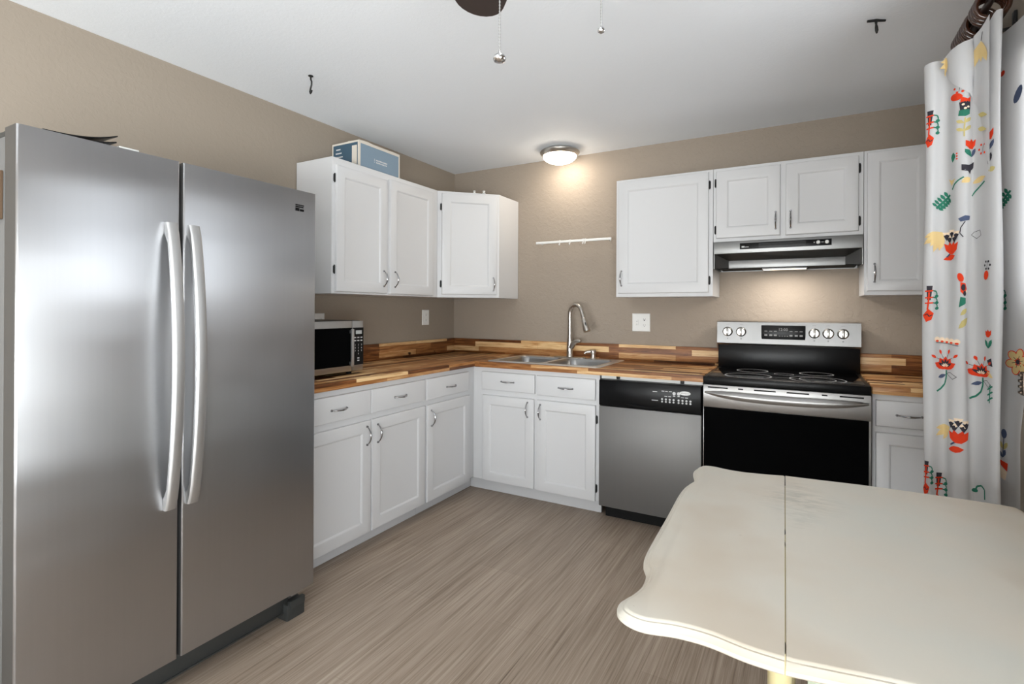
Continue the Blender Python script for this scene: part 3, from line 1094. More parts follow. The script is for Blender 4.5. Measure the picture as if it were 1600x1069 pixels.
for X, sz in ((1.992, 0.009), (2.017, 0.0095)):
    b = MB(); b.lathe([(sz, 0), (sz, 0.001)], 14, FR(x_(X), -0.0045, 0.803))
    b.build('button', M['mark'], cp, 0)
b = MB(); b.box(0.02, W - 0.02, 0.075, 0.09, 0.0008, 0.078)
b.build('toe_panel', M['blackmatte'], dw)
b = MB(); b.box(0.0, W, 0.048, 0.060, 0.8535, 0.8755)
b.build('filler_strip', M['white'], dw)
for X in (1.651, 2.028):
    b = MB(); b.box(x_(X) - 0.010, x_(X) + 0.010, 0.035, 0.0475, 0.856, 0.8745, 0.002)
    b.lathe([(0.004, 0), (0.004, 0.003)], 8, FR(x_(X), 0.0355, 0.866))
    b.build('mounting_clip', M['hinge'], dw)

# ------------------------------------------------------------------ range
RX = 2.1505
rg = thing('range', 'stainless electric range with black glass cooktop and oven door under the hood', 'range', (RX, -0.660, 0))
W = 0.766
b = MB()
b.box(0.003, W - 0.003, 0.030, 0.640, 0.06, 0.872, 0.003)
b.build('body', M['blackmatte'], rg)
b = MB()
b.box(0.0, W, -0.002, 0.62, 0.8725, 0.9155, 0.006)
ct = b.build('cooktop', M['black'], rg)
b = MB(); b.box(0.022, W - 0.022, 0.028, 0.575, 0.9157, 0.9180, 0.001)
gl = b.build('glass_surface', M['cooktop'], ct)
for cx, cy, rs in ((0.215, 0.120, (0.119, 0.112)), (0.215, 0.40, (0.086, 0.079)), (0.545, 0.130, (0.131, 0.124, 0.086, 0.080)), (0.545, 0.41, (0.086, 0.079)), (0.385, 0.30, (0.05, 0.047))):
    b = MB()
    for k in range(0, len(rs), 2):
        t = bmesh.new()
        n = 48
        A = [[t.verts.new((cx + r * math.cos(2 * PI * i / n), cy + r * math.sin(2 * PI * i / n), 0.91835)) for i in range(n)] for r in rs[k:k + 2]]
        for i in range(n):
            t.faces.new((A[0][i], A[0][(i + 1) % n], A[1][(i + 1) % n], A[1][i]))
        b._take(t)
    b.build('burner_ring', M['ring'], gl, 0)
b = MB(); b.box(0.0, W, 0.0, 0.0295, 0.7485, 0.8715, 0.004)
b.box(0.0, W, 0.006, 0.0295, 0.285, 0.748, 0.002)
od = b.build('oven_door', M['steel2'], rg)
b = MB(); b.box(0.0045, W - 0.010, 0.0, 0.0058, 0.288, 0.7475, 0.002)
b.build('window', M['glassblack'], od)
for a0, a1 in ((2.176, 2.277), (2.328, 2.353), (2.405, 2.507), (2.557, 2.657), (2.712, 2.736), (2.787, 2.886)):
    b = MB(); b.box(a0 - RX, a1 - RX, -0.0008, 0.001, 0.8535, 0.8605)
    b.build('vent_slot', M['blackmatte'], od, 0)
b = MB()
ls = []
n = 30
for i in range(n):
    s = -1 + 2 * i / (n - 1)
    x = W / 2 + s * 0.373
    out = 0.046 * (1 - abs(s) ** 3.5)
    zc = 0.830 - 0.012 * (1 - s * s)
    hh = 0.005 + 0.016 * (1 - abs(s) ** 4)
    y0 = -out - 0.002
    ls.append([(x, y0 + 0.013, zc - hh * 0.6), (x, y0 - 0.004, zc - hh), (x, y0 - 0.010, zc - hh * 0.2), (x, y0 - 0.009, zc + hh * 0.4), (x, y0, zc + hh), (x, y0 + 0.013, zc + hh * 0.6)])
b.rings(ls)
b.build('handle', M['steel2'], od, 50)
b = MB(); b.box(0.003, W - 0.003, 0.002, 0.0295, 0.062, 0.280, 0.005)
b.build('storage_drawer', M['black'], rg)
for x in (0.05, W - 0.05):
    for y in (0.08, 0.58):
        b = MB(); b.lathe([(0.018, 0.0008), (0.018, 0.02), (0.012, 0.0595)], 12, Matrix.Translation((x, y, 0)))
        b.build('leg', M['blackmatte'], rg)
# backguard
b = MB()
b.box(0.001, W - 0.001, 0.575, 0.634, 0.9158, 1.070, 0.003)
bg = b.build('backguard', M['black'], rg)
b = MB()
TT = Matrix.Translation((0, 0, 0))
ls = [[(x, y, z) for y, z in ((0.592, 1.034), (0.568, 1.068), (0.566, 1.070), (0.576, 1.203), (0.582, 1.207), (0.630, 1.207), (0.630, 1.034))] for x in (-0.006, W + 0.004)]
b.rings(ls)
pn = b.build('control_panel', M['panelsteel'], bg, 20)
yk = lambda z: 0.566 + (z - 1.07) * 0.010 / 0.133
b = MB(); b.box(2.402 - RX, 2.642 - RX, yk(1.14) - 0.003, yk(1.14) + 0.006, 1.096, 1.186, 0.003)
ds = b.build('display', M['black'], pn)
b = MB()
yy = yk(1.14) - 0.0034
for row, z in ((0, 1.150), (1, 1.125)):
    for k, X in enumerate((2.428, 2.455, 2.480, 2.565, 2.593, 2.619)):
        b.box(X - RX - 0.008, X - RX + 0.008, yy - 0.0003, yy + 0.0006, z - (0.002 if row == 0 else 0.005), z + (0.002 if row == 0 else 0.005))
b.text('12:00', 0.024, FR(2.522 - RX, yy + 0.0001, 1.160), 0.0003)
for k in range(4):
    b.box(2.500 - RX + 0.014 * k, 2.508 - RX + 0.014 * k, yy - 0.0003, yy + 0.0006, 1.120, 1.123)
b.build('lettering', M['greymark'], ds, 0)
for X in (2.208, 2.287, 2.687, 2.758, 2.832):
    b = MB()
    Tk = FR(X - RX, yk(1.142), 1.142)
    b.lathe([(0.030, 0.0), (0.030, 0.004), (0.026, 0.006), (0.0245, 0.022), (0.022, 0.025), (0.0, 0.0255)], 24, Tk, cap1=False)
    b.box(-0.0065, 0.0065, -0.024, 0.024, 0.024, 0.037, 0.003, 2, Tk)
    b.build('knob', M['knob'], pn)
for X in (2.208, 2.287, 2.687, 2.758, 2.832):
    b = MB()
    b.lathe([(0.0045, -0.001), (0.0045, 0.0006)], 10, FR(X - RX, yk(1.098), 1.098))
    b.build('dial_mark', M['greymark'], pn, 0)
    b = MB()
    b.box(X - RX - 0.010, X - RX + 0.010, yk(1.188) - 0.0004, yk(1.188) + 0.001, 1.1865, 1.189)
    b.build('dial_mark', M['greymark'], pn, 0)

# ------------------------------------------------------------------ range hood
hd = thing('range_hood', 'stainless under-cabinet range hood with a black switch strip over the range', 'range hood', (2.531, -0.309, 1.528))
HX = 0.378
ht = 1.6895 - 1.528
b = MB()
b.box(-HX, HX, 0.0, 0.304, 0.090, ht, 0.0015)          # casing behind the fascia
b.box(-HX, -HX + 0.004, 0.0, 0.304, 0.0, 0.092)
b.box(HX - 0.004, HX, 0.0, 0.304, 0.0, 0.092)
b.box(-HX, HX, 0.298, 0.304, 0.0, 0.092)
# splayed lips that lead from the mouth to the lamp bar
t = bmesh.new()
o_ = [t.verts.new(p) for p in ((-HX + 0.004, 0.001, 0.0), (-HX + 0.004, 0.001, 0.0895), (HX - 0.004, 0.001, 0.0895), (HX - 0.004, 0.001, 0.0))]
i_ = [t.verts.new(p) for p in ((-0.302, 0.075, 0.010), (-0.302, 0.075, 0.052), (0.302, 0.075, 0.052), (0.302, 0.075, 0.010))]
for k in range(3):
    t.faces.new((o_[k], o_[k + 1], i_[k + 1], i_[k]))
bmesh.ops.solidify(t, geom=t.faces[:], thickness=0.002)
b._take(t)
b.build('casing', M['hoodsteel'], hd, 30)
b = MB(); b.box(-0.302, 0.302, 0.0745, 0.080, 0.006, 0.052, 0.001)
b.build('lamp_bar', M['hoodsteel'], hd)
b = MB(); b.box(-HX + 0.02, HX - 0.02, 0.082, 0.290, 0.004, 0.012)
b.build('filter', M['blackmatte'], hd, 0)
b = MB(); b.box(-0.232, 0.234, -0.003, 0.0005, 0.112, 0.148, 0.001)
st = b.build('switch_strip', M['black'], hd)
for k in range(4):
    b = MB(); b.box(-0.13, 0.11, -0.0042, -0.0028, 0.118 + k * 0.007, 0.1205 + k * 0.007)
    b.build('vent_slot', M['darkgrey'], st, 0)
for x0, x1, z0, z1 in ((-0.222, -0.206, 0.121, 0.130), (-0.204, -0.184, 0.1225, 0.1255), (0.148, 0.153, 0.129, 0.134), (0.184, 0.196, 0.130, 0.133)):
    b = MB(); b.box(x0, x1, -0.0038, -0.0028, z0, z1)
    b.build('lettering', M['mark'], st, 0)
for X in (0.170, 0.212):
    b = MB(); b.lathe([(0.0105, 0), (0.0105, 0.004), (0.008, 0.008), (0, 0.0085)], 16, FR(X, -0.003, 0.131), cap1=False)
    b.build('knob', M['white'], st)
b = MB(); b.box(-0.118, 0.118, 0.085, 0.285, -0.006, 0.0035, 0.002)
b.build('lamp_frame', M['hoodsteel'], hd)
b = MB(); b.box(-0.112, 0.112, 0.088, 0.130, -0.0085, -0.0045, 0.001)
b.build('lamp_lens', M['lens'], hd, 0)
ld = bpy.data.lights.new('hood_lamp', 'AREA')
ld.shape, ld.size, ld.size_y, ld.energy, ld.color = 'RECTANGLE', 0.22, 0.07, HOOD_LAMP, (1.0, 0.94, 0.86)
lo = bpy.data.objects.new('hood_lamp', ld)
COL.objects.link(lo)
lo.parent = hd
lo.location = (0, 0.080, -0.010)

# ------------------------------------------------------------------ ceiling light over the sink
cl = thing('ceiling_light', 'lit flush-mount ceiling light with nickel rim and white glass dome', 'ceiling light', (1.085, -0.215, ROOM_H))
b = MB()
b.lathe([(0.02, -0.0008), (0.095, -0.0008), (0.110, -0.004), (0.140, -0.020), (0.144, -0.026), (0.141, -0.034), (0.128, -0.050), (0.121, -0.052), (0.119, -0.044)], 40, cap1=False)
b.build('rim', M['nickel'], cl, 40)
b = MB()
b.lathe([(0.120, -0.046)] + [(0.122 * math.cos(a), -0.048 - 0.058 * math.sin(a)) for a in [PI / 2 * k / 9 for k in range(10)]], 36, cap1=False)
b.build('glass_dome', M['dome'], cl, 60)

# ------------------------------------------------------------------ ceiling fan (mostly above the frame)
FC = Vector((2.296, -2.953, 0))
fn = thing('ceiling_fan', 'dark-bladed ceiling fan, one blade tip showing at the top edge', 'ceiling fan', (FC.x, FC.y, ROOM_H))
b = MB()
b.lathe([(0.065, -0.0008), (0.065, -0.02), (0.045, -0.055), (0.016, -0.06), (0.013, -0.15), (0.05, -0.16), (0.115, -0.19), (0.125, -0.23), (0.120, -0.29), (0.09, -0.32), (0.05, -0.325)], 32)
b.build('motor_housing', M['bronze'], fn, 40)
b = MB()
b.lathe([(0.045, -0.322), (0.060, -0.33), (0.062, -0.37), (0.10, -0.385), (0.10, -0.395), (0.05, -0.396)], 28)
b.build('switch_housing', M['bronze'], fn, 40)
b = MB()
b.lathe([(0.098, -0.3965)] + [(0.098 * math.cos(a), -0.398 - 0.075 * math.sin(a)) for a in [PI / 2 * k / 8 for k in range(9)]], 30, cap1=False)
b.build('light_bowl', M['fanbowl'], fn, 60)
ba0 = math.atan2(0.453, -0.439)
for k in range(5):
    Tb = Matrix.Rotation(ba0 + 2 * PI * k / 5, 4, 'Z') @ Matrix.Translation((0, 0, -0.362)) @ Matrix.Rotation(math.radians(10), 4, 'X')
    pts = []
    for i in range(13):
        a = -PI / 2 + PI * i / 12
        pts.append((0.572 + 0.068 * math.cos(a), 0.066 * math.sin(a)))
    poly = [(0.20, -0.052)] + [(0.42, -0.066)] + pts + [(0.42, 0.066), (0.20, 0.052)]
    b = MB(); b.prism(poly, -0.003, 0.003, Tb)
    bl = b.build('blade', M['blade'], fn, 30)
    b = MB()
    b.prism([(0.08, -0.02), (0.19, -0.035), (0.27, -0.03), (0.27, 0.03), (0.19, 0.035), (0.08, 0.02)], 0.0032, 0.008, Tb)
    b.build('blade_iron', M['bronze'], bl)
for (dx, dy, zl, big) in ((-0.063, -0.047, 1.661, True), (0.063, 0.047, 1.709, False)):
    b = MB()
    z0 = ROOM_H - 0.36
    n = int((z0 - zl) / 0.0048)
    b.tube([(dx, dy, z0 - ROOM_H), (dx, dy, zl - ROOM_H)], 0.0009, 6)
    for i in range(n):
        z = zl + i * 0.0048 - ROOM_H
        b.lathe([(0.0003, z - 0.0016), (0.0017, z), (0.0003, z + 0.0016)], 6, Matrix.Translation((dx, dy, 0)))
    ch = b.build('pull_chain', M['handle'], fn, 60)
    b = MB()
    Tz = Matrix.Translation((dx, dy, zl - ROOM_H))
    if big:
        b.lathe([(0.0015, 0.004), (0.003, 0.0), (0.0085, -0.004), (0.0098, -0.008), (0.0085, -0.012), (0.003, -0.014)], 20, Tz)
        b.build('chain_knob', M['chrome'], ch, 60)
    else:
        b.lathe([(0.0015, 0.004), (0.005, 0.0), (0.0055, -0.004), (0.003, -0.006)], 16, Tz)
        b.build('chain_knob', M['chrome'], ch, 60)

# ------------------------------------------------------------------ ceiling hooks
b = MB()
b.lathe([(0.012, -0.0008), (0.012, -0.004), (0.004, -0.006)], 14)
b.tube([(0, 0, -0.003), (0.001, 0, -0.020), (0.012, -0.004, -0.034), (0.010, -0.003, -0.050), (-0.004, 0.002, -0.066), (-0.010, 0.004, -0.078), (-0.004, 0.002, -0.088), (0.010, -0.004, -0.086), (0.016, -0.006, -0.078)], 0.0040, 8)
o = b.build('ceiling_hook', M['iron'], angle=50)
o.location = (0.480, -1.900, ROOM_H)
tag(o, 'black scrolled iron hook on the ceiling above the refrigerator', 'hook', 'ceiling hooks')
b = MB()
b.tube([(-0.030, -0.012, -0.006), (-0.012, -0.005, -0.005), (0.0, 0, -0.004), (0.016, 0.008, -0.005), (0.032, 0.014, -0.006)], [0.005, 0.0056, 0.006, 0.005, 0.0045], 8)
b.tube([(0, 0, -0.006), (0.0, 0, -0.02), (0.001, 0, -0.030), (0.002, 0, -0.044), (0.002, 0, -0.056)], [0.0055, 0.0036, 0.0055, 0.006, 0.003], 8)
o = b.build('ceiling_hook', M['iron'], angle=50)
o.location = (2.880, -1.155, ROOM_H)
tag(o, 'black T-shaped iron hook on the ceiling near the curtain', 'hook', 'ceiling hooks')

# ------------------------------------------------------------------ wall rail and outlets
rl = thing('wall_rail', 'white rail with small hooks on the wall above the faucet', 'rail', (1.122, 0, 1.790))
b = MB()
b.box(-0.302, 0.302, -0.066, -0.056, -0.009, 0.009, 0.002)
b.build('bar', M['white'], rl)
for x in (-0.275, 0.275):
    b = MB(); b.tube([(x, -0.0005, -0.004), (x, -0.03, -0.002), (x, -0.058, 0)], [0.007, 0.005, 0.005], 10)
    b.build('post', M['white'], rl)
for x in (-0.100, -0.017, 0.088, 0.104):
    b = MB()
    b.box(x - 0.0045, x + 0.0045, -0.0695, -0.0525, 0.0093, 0.0115, 0.0005)
    b.box(x - 0.0045, x + 0.0045, -0.0695, -0.0668, -0.012, 0.0095, 0.0005)
    b.tube([(x, -0.068, -0.010), (x, -0.070, -0.022), (x, -0.078, -0.028), (x, -0.086, -0.022)], 0.0034, 8)
    b.build('hook', M['white'], rl)


def plate(r, w, h):
    b = MB()
    lp = lambda i, y: [(-w / 2 + i, y, -h / 2 + i), (w / 2 - i, y, -h / 2 + i), (w / 2 - i, y, h / 2 - i), (-w / 2 + i, y, h / 2 - i)]
    b.rings([lp(0, -0.0008), lp(0, -0.003), (lp(0.004, -0.006))])
    return b.build('cover_plate', M['white'], r)


def receptacle(r, x, outlets=True):
    for z in (0.021, -0.021):
        b = MB()
        b.rings([[(x + p, y, z + q) for p, q in rrect(-0.0165, 0.0165, -0.014, 0.014, 0.010)] for y in (-0.0055, -0.008)])
        s = b.build('socket', M['white'], r)
        b = MB()
        b.box(x - 0.0075, x - 0.0055, -0.0083, -0.0078, z - 0.001, z + 0.008)
        b.box(x + 0.0055, x + 0.0075, -0.0083, -0.0078, z - 0.001, z + 0.008)
        b.lathe([(0.003, 0), (0.003, 0.0004)], 8, FR(x, -0.0079, z - 0.006))
        b.build('slot', M['greymark'], s, 0)


ot = thing('outlet', 'double white outlet and switch plate on the wall left of the range', 'outlet', (1.626, 0, 1.188), 0, 'wall outlets')
plate(ot, 0.127, 0.127)
receptacle(ot, 0.024)
b = MB(); b.box(-0.040, -0.018, -0.0085, -0.0055, -0.020, 0.020, 0.001)
sw = b.build('switch', M['white'], ot)
b = MB()
for z in (0.007, -0.012):
    b.lathe([(0.004, 0), (0.004, 0.0005)], 8, FR(-0.029, -0.0083, z))
b.build('button', M['screen'], sw, 0)
b = MB(); b.box(0.012, 0.034, -0.030, -0.0075, 0.010, 0.032, 0.003) if False else b.lathe([(0.0062, 0), (0.005, 0.004)], 3, FR(0.024, -0.0083, 0.0165))
b.build('plug_pin', M['blackmatte'], ot, 0)
ol = thing('outlet', 'slim white outlet plate on the left wall near the room corner', 'outlet', (0, -0.390, 1.209), PI / 2, 'wall outlets')
plate(ol, 0.084, 0.120)
receptacle(ol, 0.0)
oh = thing('outlet', 'white outlet plate on the left wall just above the microwave', 'outlet', (0, -1.452, 1.204), PI / 2, 'wall outlets')
plate(oh, 0.116, 0.084)
b = MB()
for x in (-0.026, 0.026):
    b.rings([[(x + p, y, q) for p, q in rrect(-0.016, 0.016, -0.014, 0.014, 0.010)] for y in (-0.0055, -0.008)])
b.build('socket', M['white'], oh)
b = MB()
for x in (-0.026, 0.026):
    for q in (-0.006, 0.006):
        b.box(x + q - 0.001, x + q + 0.001, -0.0083, -0.0078, 0.002, 0.010)
b.build('slot', M['greymark'], oh, 0)

# ------------------------------------------------------------------ cardboard box on the left wall cabinet
bx = thing('cardboard_box', 'blue printed cardboard box on top of the left wall cabinet', 'box', (0.245, -1.345, UT + 0.0008), PI / 2)
BL, BD, BH = 0.368, 0.236, 0.178
b = MB()
b.box(0, BL, 0, 0.004, 0, BH); b.box(0, BL, BD - 0.004, BD, 0, BH)
b.box(0, 0.004, 0.004, BD - 0.004, 0, BH); b.box(BL - 0.004, BL, 0.004, BD - 0.004, 0, BH)
b.box(0.004, BL - 0.004, 0.004, BD - 0.004, 0, 0.004)
b.build('carton', M['card'], bx, 0)
b = MB()
for i in range(7):
    pass
ls = []
for i in range(12):
    s = i / 11
    x = 0.012 + (BL - 0.024) * s
    zz = BH - 0.002 + 0.006 * math.sin(s * 9.0) * (1 - s * 0.5)
    ls.append([(x, 0.006, zz), (x, 0.11, zz + 0.008), (x, 0.11, zz + 0.011), (x, 0.006, zz + 0.003)])
b.rings(ls)
b.build('flap', M['card'], bx)
b = MB(); b.box(0.012, BL - 0.012, -0.0006, 0.0, 0.010, BH - 0.018)
fp = b.build('front_print', M['blue'], bx, 0)
b = MB()
for i, wd_ in enumerate((0.010, 0.014, 0.010)):
    b.box(0.128, 0.128 + wd_ * 0.7, -0.0012, -0.0005, 0.086 - i * 0.009, 0.090 - i * 0.009)
for i in range(9):
    b.box(0.146 + i * 0.0115, 0.154 + i * 0.0115, -0.0012, -0.0005, 0.080, 0.089)
    if i < 8:
        b.box(0.146 + i * 0.0125, 0.155 + i * 0.0125, -0.0012, -0.0005, 0.066, 0.074)
b.build('lettering', M['mark'], fp, 0)
b = MB(); b.box(-0.0006, 0.0, 0.012, BD - 0.012, 0.010, BH - 0.012)
sp_ = b.build('end_print', M['navy'], bx, 0)
b = MB(); b.box(-0.0012, -0.0005, 0.018, 0.060, 0.03, BH - 0.030)
b.build('label', M['card'], sp_, 0)
b = MB()
for i in range(4):
    b.box(-0.0012, -0.0005, 0.13 + 0.01 * i, 0.21 - 0.004 * i, 0.062 + i * 0.024, 0.070 + i * 0.024)
b.build('lettering', M['mark'], sp_, 0)
for k, (x, y) in enumerate(((0.488, -0.430), (0.548, -0.392))):
    b = MB()
    b.lathe([(0.012, 0.0008), (0.012, 0.004), (0.006, 0.008), (0.006, 0.012), (0.010, 0.015), (0.010, 0.019), (0.003, 0.022)], 14)
    o = b.build('plastic_cap', M['white'], angle=40)
    o.location = (x, y, UT)
    tag(o, ('small white plastic cap on the corner wall cabinet, left of two', 'small white plastic cap on the corner wall cabinet, right of two')[k], 'cap', 'plastic caps on the corner cabinet')

# ------------------------------------------------------------------ drop-leaf table
TC = (2.75, -2.27, 0)
tb = thing('dining_table', 'cream painted drop-leaf table with a scalloped edge in the foreground', 'table', TC)


def smooth(pts, n=6):
    out = []
    m = len(pts)
    for i in range(m - 1):
        p0, p1, p2, p3 = (Vector(pts[max(i - 1, 0)]), Vector(pts[i]), Vector(pts[i + 1]), Vector(pts[min(i + 2, m - 1)]))
        for k in range(n):
            t_ = k / n
            out.append(0.5 * ((2 * p1) + (p2 - p0) * t_ + (2 * p0 - 5 * p1 + 4 * p2 - p3) * t_ ** 2 + (3 * p1 - p0 - 3 * p2 + p3) * t_ ** 3))
    out.append(Vector(pts[-1]))
    return out


def offset_loop(lp, d):
    n = len(lp)
    res = []
    for i in range(n):
        a, b_, c = lp[i - 1], lp[i], lp[(i + 1) % n]
        e1, e2 = (b_ - a), (c - b_)
        if e1.length < 1e-7 or e2.length < 1e-7:
            res.append(b_.copy())
            continue
        e1.normalize(); e2.normalize()
        n1, n2 = Vector((-e1.y, e1.x)), Vector((-e2.y, e2.x))
        m_ = n1 + n2
        if m_.length < 1e-4:
            m_ = n1
        m_.normalize()
        k = d / max(0.45, m_.dot(n1))
        res.append(b_ + m_ * k)
    return res


def moulded_top(b, lp, z1, th, jx):
    """counter-clockwise outline with an ogee edge, square along the leaf joint that starts at x = jx"""
    L = []
    for ins, z in ((0.004, z1 - th), (0.000, z1 - th + 0.004), (0.000, z1 - th + 0.010), (0.004, z1 - 0.009), (0.0085, z1 - 0.004), (0.012, z1 - 0.0036), (0.0145, z1 - 0.0008), (0.018, z1)):
        L.append([((o.x if abs(o.x - jx - (o.y + 1.778) * -0.02767) < 0.0015 else p.x) - TC[0], p.y - TC[1], z) for o, p in zip(lp, offset_loop(lp, ins))])
    b.rings(L)


ZTAB = 0.75
JX = 2.592
JF, JN = (2.581, -1.778), (2.609, -2.790)      # far and near end of the leaf joint
leaf_pts = [JF, (2.520, -1.794), (2.459, -1.804), (2.412, -1.800), (2.370, -1.789), (2.335, -1.796), (2.318, -1.826), (2.316, -1.880), (2.328, -1.930), (2.333, -1.970),
            (2.321, -2.03), (2.318, -2.12), (2.324, -2.283), (2.328, -2.43), (2.332, -2.530), (2.340, -2.578), (2.355, -2.614), (2.360, -2.660), (2.352, -2.702), (2.340, -2.738), (2.345, -2.770), (2.366, -2.788),
            (2.400, -2.793), (2.450, -2.780), (2.500, -2.778), (2.555, -2.788), JN]
lp = [Vector(p) for p in smooth(leaf_pts, 5)]
b = MB()
moulded_top(b, lp, ZTAB, 0.022, 2.581)
b.build('drop_leaf', M['table'], tb, 40)
cen = [(2.6110, -2.790), (2.68, -2.778), (2.75, -2.766), (2.87, -2.752), (2.99, -2.748), (3.09, -2.755), (3.145, -2.750), (3.162, -2.730)]
far = [(3.150, -1.800), (3.138, -1.772), (3.09, -1.762), (3.00, -1.758), (2.87, -1.757), (2.78, -1.760), (2.70, -1.768), (2.5830, -1.778)]
lp = [Vector(p) for p in smooth(cen, 4) + smooth(far, 4)]
b = MB()
moulded_top(b, lp, ZTAB, 0.022, 2.5830)
b.build('table_top', M['table'], tb, 40)


def X_(x): return x - TC[0]
def Y_(y): return y - TC[1]


b = MB()
ax0, ax1, ay0, ay1 = 2.640, 3.115, -2.675, -1.850
for (x0, x1, y0, y1) in ((ax0, ax1, ay0, ay0 + 0.02), (ax0, ax1, ay1 - 0.02, ay1), (ax0, ax0 + 0.02, ay0 + 0.02, ay1 - 0.02), (ax1 - 0.02, ax1, ay0 + 0.02, ay1 - 0.02)):
    b.box(X_(x0), X_(x1), Y_(y0), Y_(y1), 0.625, ZTAB - 0.0225, 0.002)
b.build('apron', M['apron'], tb)
for x, y in ((2.600, -2.712), (3.100, -2.70), (2.60, -1.830), (3.100, -1.830)):
    if True:
        b = MB()
        b.lathe([(0.012, 0.0008), (0.015, 0.02), (0.012, 0.05), (0.0165, 0.20), (0.0175, 0.42), (0.018, 0.52), (0.013, 0.535), (0.019, 0.55), (0.019, 0.57), (0.014, 0.58), (0.018, 0.60), (0.018, 0.7270)], 18,
                Matrix.Translation((X_(x), Y_(y), 0)))
        b.build('leg', M['tableleg'], tb, 50)
b = MB()
b.box(X_(2.45), X_(2.63), Y_(-2.30), Y_(-2.27), 0.700, ZTAB - 0.0225, 0.002)
b.build('leaf_support', M['tableleg'], tb)

# ------------------------------------------------------------------ curtain, rod, rings
ROD_X, ROD_Z = 3.145, 2.262
rd = thing('curtain_rod', 'dark brown curtain rod running along the right wall near the ceiling', 'curtain rod', (ROD_X, -2.4, ROD_Z))
b = MB()
b.tube([(0, -1.10, 0), (0, 1.20, 0)], 0.011, 14)
b.build('pole', M['rod'], rd)
for y in (1.20, -1.10):
    s = 1 if y > 0 else -1
    b = MB()
    b.tube([(0, y, 0), (0, y + s * 0.02, 0), (0, y + s * 0.05, 0), (0, y + s * 0.10, -0.004), (0, y + s * 0.13, -0.008)], [0.012, 0.016, 0.011, 0.006, 0.002], 12)
    b.build('finial', M['rod'], rd)
for y in (0.963, -0.98):
    b = MB()
    b.box(0.068, 0.0765, y - 0.012, y + 0.012, -0.125, -0.025, 0.002)
    b.tube([(0.070, y, -0.075), (0.045, y, -0.078), (0.018, y, -0.070), (0.004, y, -0.045), (0.0, y, -0.017)], 0.0055, 10)
    b.build('bracket', M['iron'], rd)
rr = MB()
n = 28
rr.tube([(0.041 * math.cos(2 * PI * k / n), 0, 0.041 * math.sin(2 * PI * k / n)) for k in range(n)], 0.0078, 10, closed=True)
rr.tube([(0, 0, -0.0455), (0, 0, -0.050)], 0.003, 6)
ring0 = rr.build('curtain_ring', M['ringwood'], angle=60)
ys = [-1.232 - 0.027 * k for k in range(7)] + [-1.464, -1.489, -1.514]
words = ['first', 'second', 'third', 'fourth', 'fifth', 'sixth', 'seventh', 'eighth', 'ninth', 'tenth']
for i, y in enumerate(ys):
    o = ring0 if i == 0 else ring0.copy()
    if i:
        COL.objects.link(o)
    o.location = (ROD_X, y, ROD_Z - 0.021)
    o.rotation_euler = (random.uniform(-0.07, 0.07), random.uniform(-0.3, 0.3), random.uniform(-0.07, 0.07))
    tag(o, f'brown curtain ring, {words[i]} from the tip of the bunch on the rod', 'curtain ring', 'brown curtain rings bunched on the rod')

PATH = [(2.990, -1.440), (2.985, -1.468), (3.004, -1.482), (3.030, -1.466), (3.048, -1.470), (3.064, -1.498), (3.084, -1.506), (3.104, -1.492), (3.122, -1.512),
        (3.139, -1.552), (3.152, -1.562), (3.160, -1.548), (3.163, -1.470), (3.170, -1.418), (3.180, -1.450), (3.188, -1.500), (3.196, -1.560), (3.203, -1.66)]
PP = smooth(PATH, 10)
CU = [0.0]
for p, q in zip(PP, PP[1:]):
    CU.append(CU[-1] + (q - p).length)
CLEN = CU[-1]
CTOP = [(0.0, 2.065), (0.03, 2.100), (0.10, 2.112), (0.22, 2.172), (0.262, 2.200), (0.30, 2.200), (0.45, 2.165), (0.70, 2.150)]


def lerp_tab(tab, x):
    if x <= tab[0][0]:
        return tab[0][1]
    for (a, va), (c, vc) in zip(tab, tab[1:]):
        if x <= c:
            return va + (vc - va) * (x - a) / (c - a)
    return tab[-1][1]


def plan(s):
    s = min(max(s, 0), CLEN)
    for i in range(len(CU) - 1):
        if s <= CU[i + 1]:
            f = (s - CU[i]) / max(1e-9, CU[i + 1] - CU[i])
            return PP[i].lerp(PP[i + 1], f)
    return PP[-1].copy()


SB = 0.262          # path length at the bright front hem


def surf(s, z, off=0.0):
    p = plan(s)
    t_ = plan(s + 0.002) - plan(s - 0.002)
    t_.normalize()
    nrm = Vector((t_.y, -t_.x))
    k = max(0.0, min(1.0, (2.1 - z) / 2.1))
    w = 0.006 * math.sin(s * 47 + 1.3 + 0.8 * z) * k + 0.004 * math.sin(z * 6.0 + s * 21)
    if s > SB + 0.06:
        w *= 0.25
    p = p + nrm * (w + off)
    # the back layer narrows towards the floor and leaves the casing bare
    if s > CLEN - 0.24:
        f = max(0.0, min(1.0, (1.25 - z) / 0.35)) * (s - (CLEN - 0.24)) / 0.24
        p.y += 0.105 * f
    return Vector((p.x, p.y, z))


cu = MB()
t = bmesh.new()
NS, NZ = 170, 60
grid = []
for i in range(NS + 1):
    s = CLEN * i / NS
    top = lerp_tab(CTOP, s)
    grid.append([t.verts.new(surf(s, 0.03 + (top - 0.03) * j / NZ)) for j in range(NZ + 1)])
for i in range(NS):
    for j in range(NZ):
        t.faces.new((grid[i][j], grid[i + 1][j], grid[i + 1][j + 1], grid[i][j + 1]))
cu._take(t)
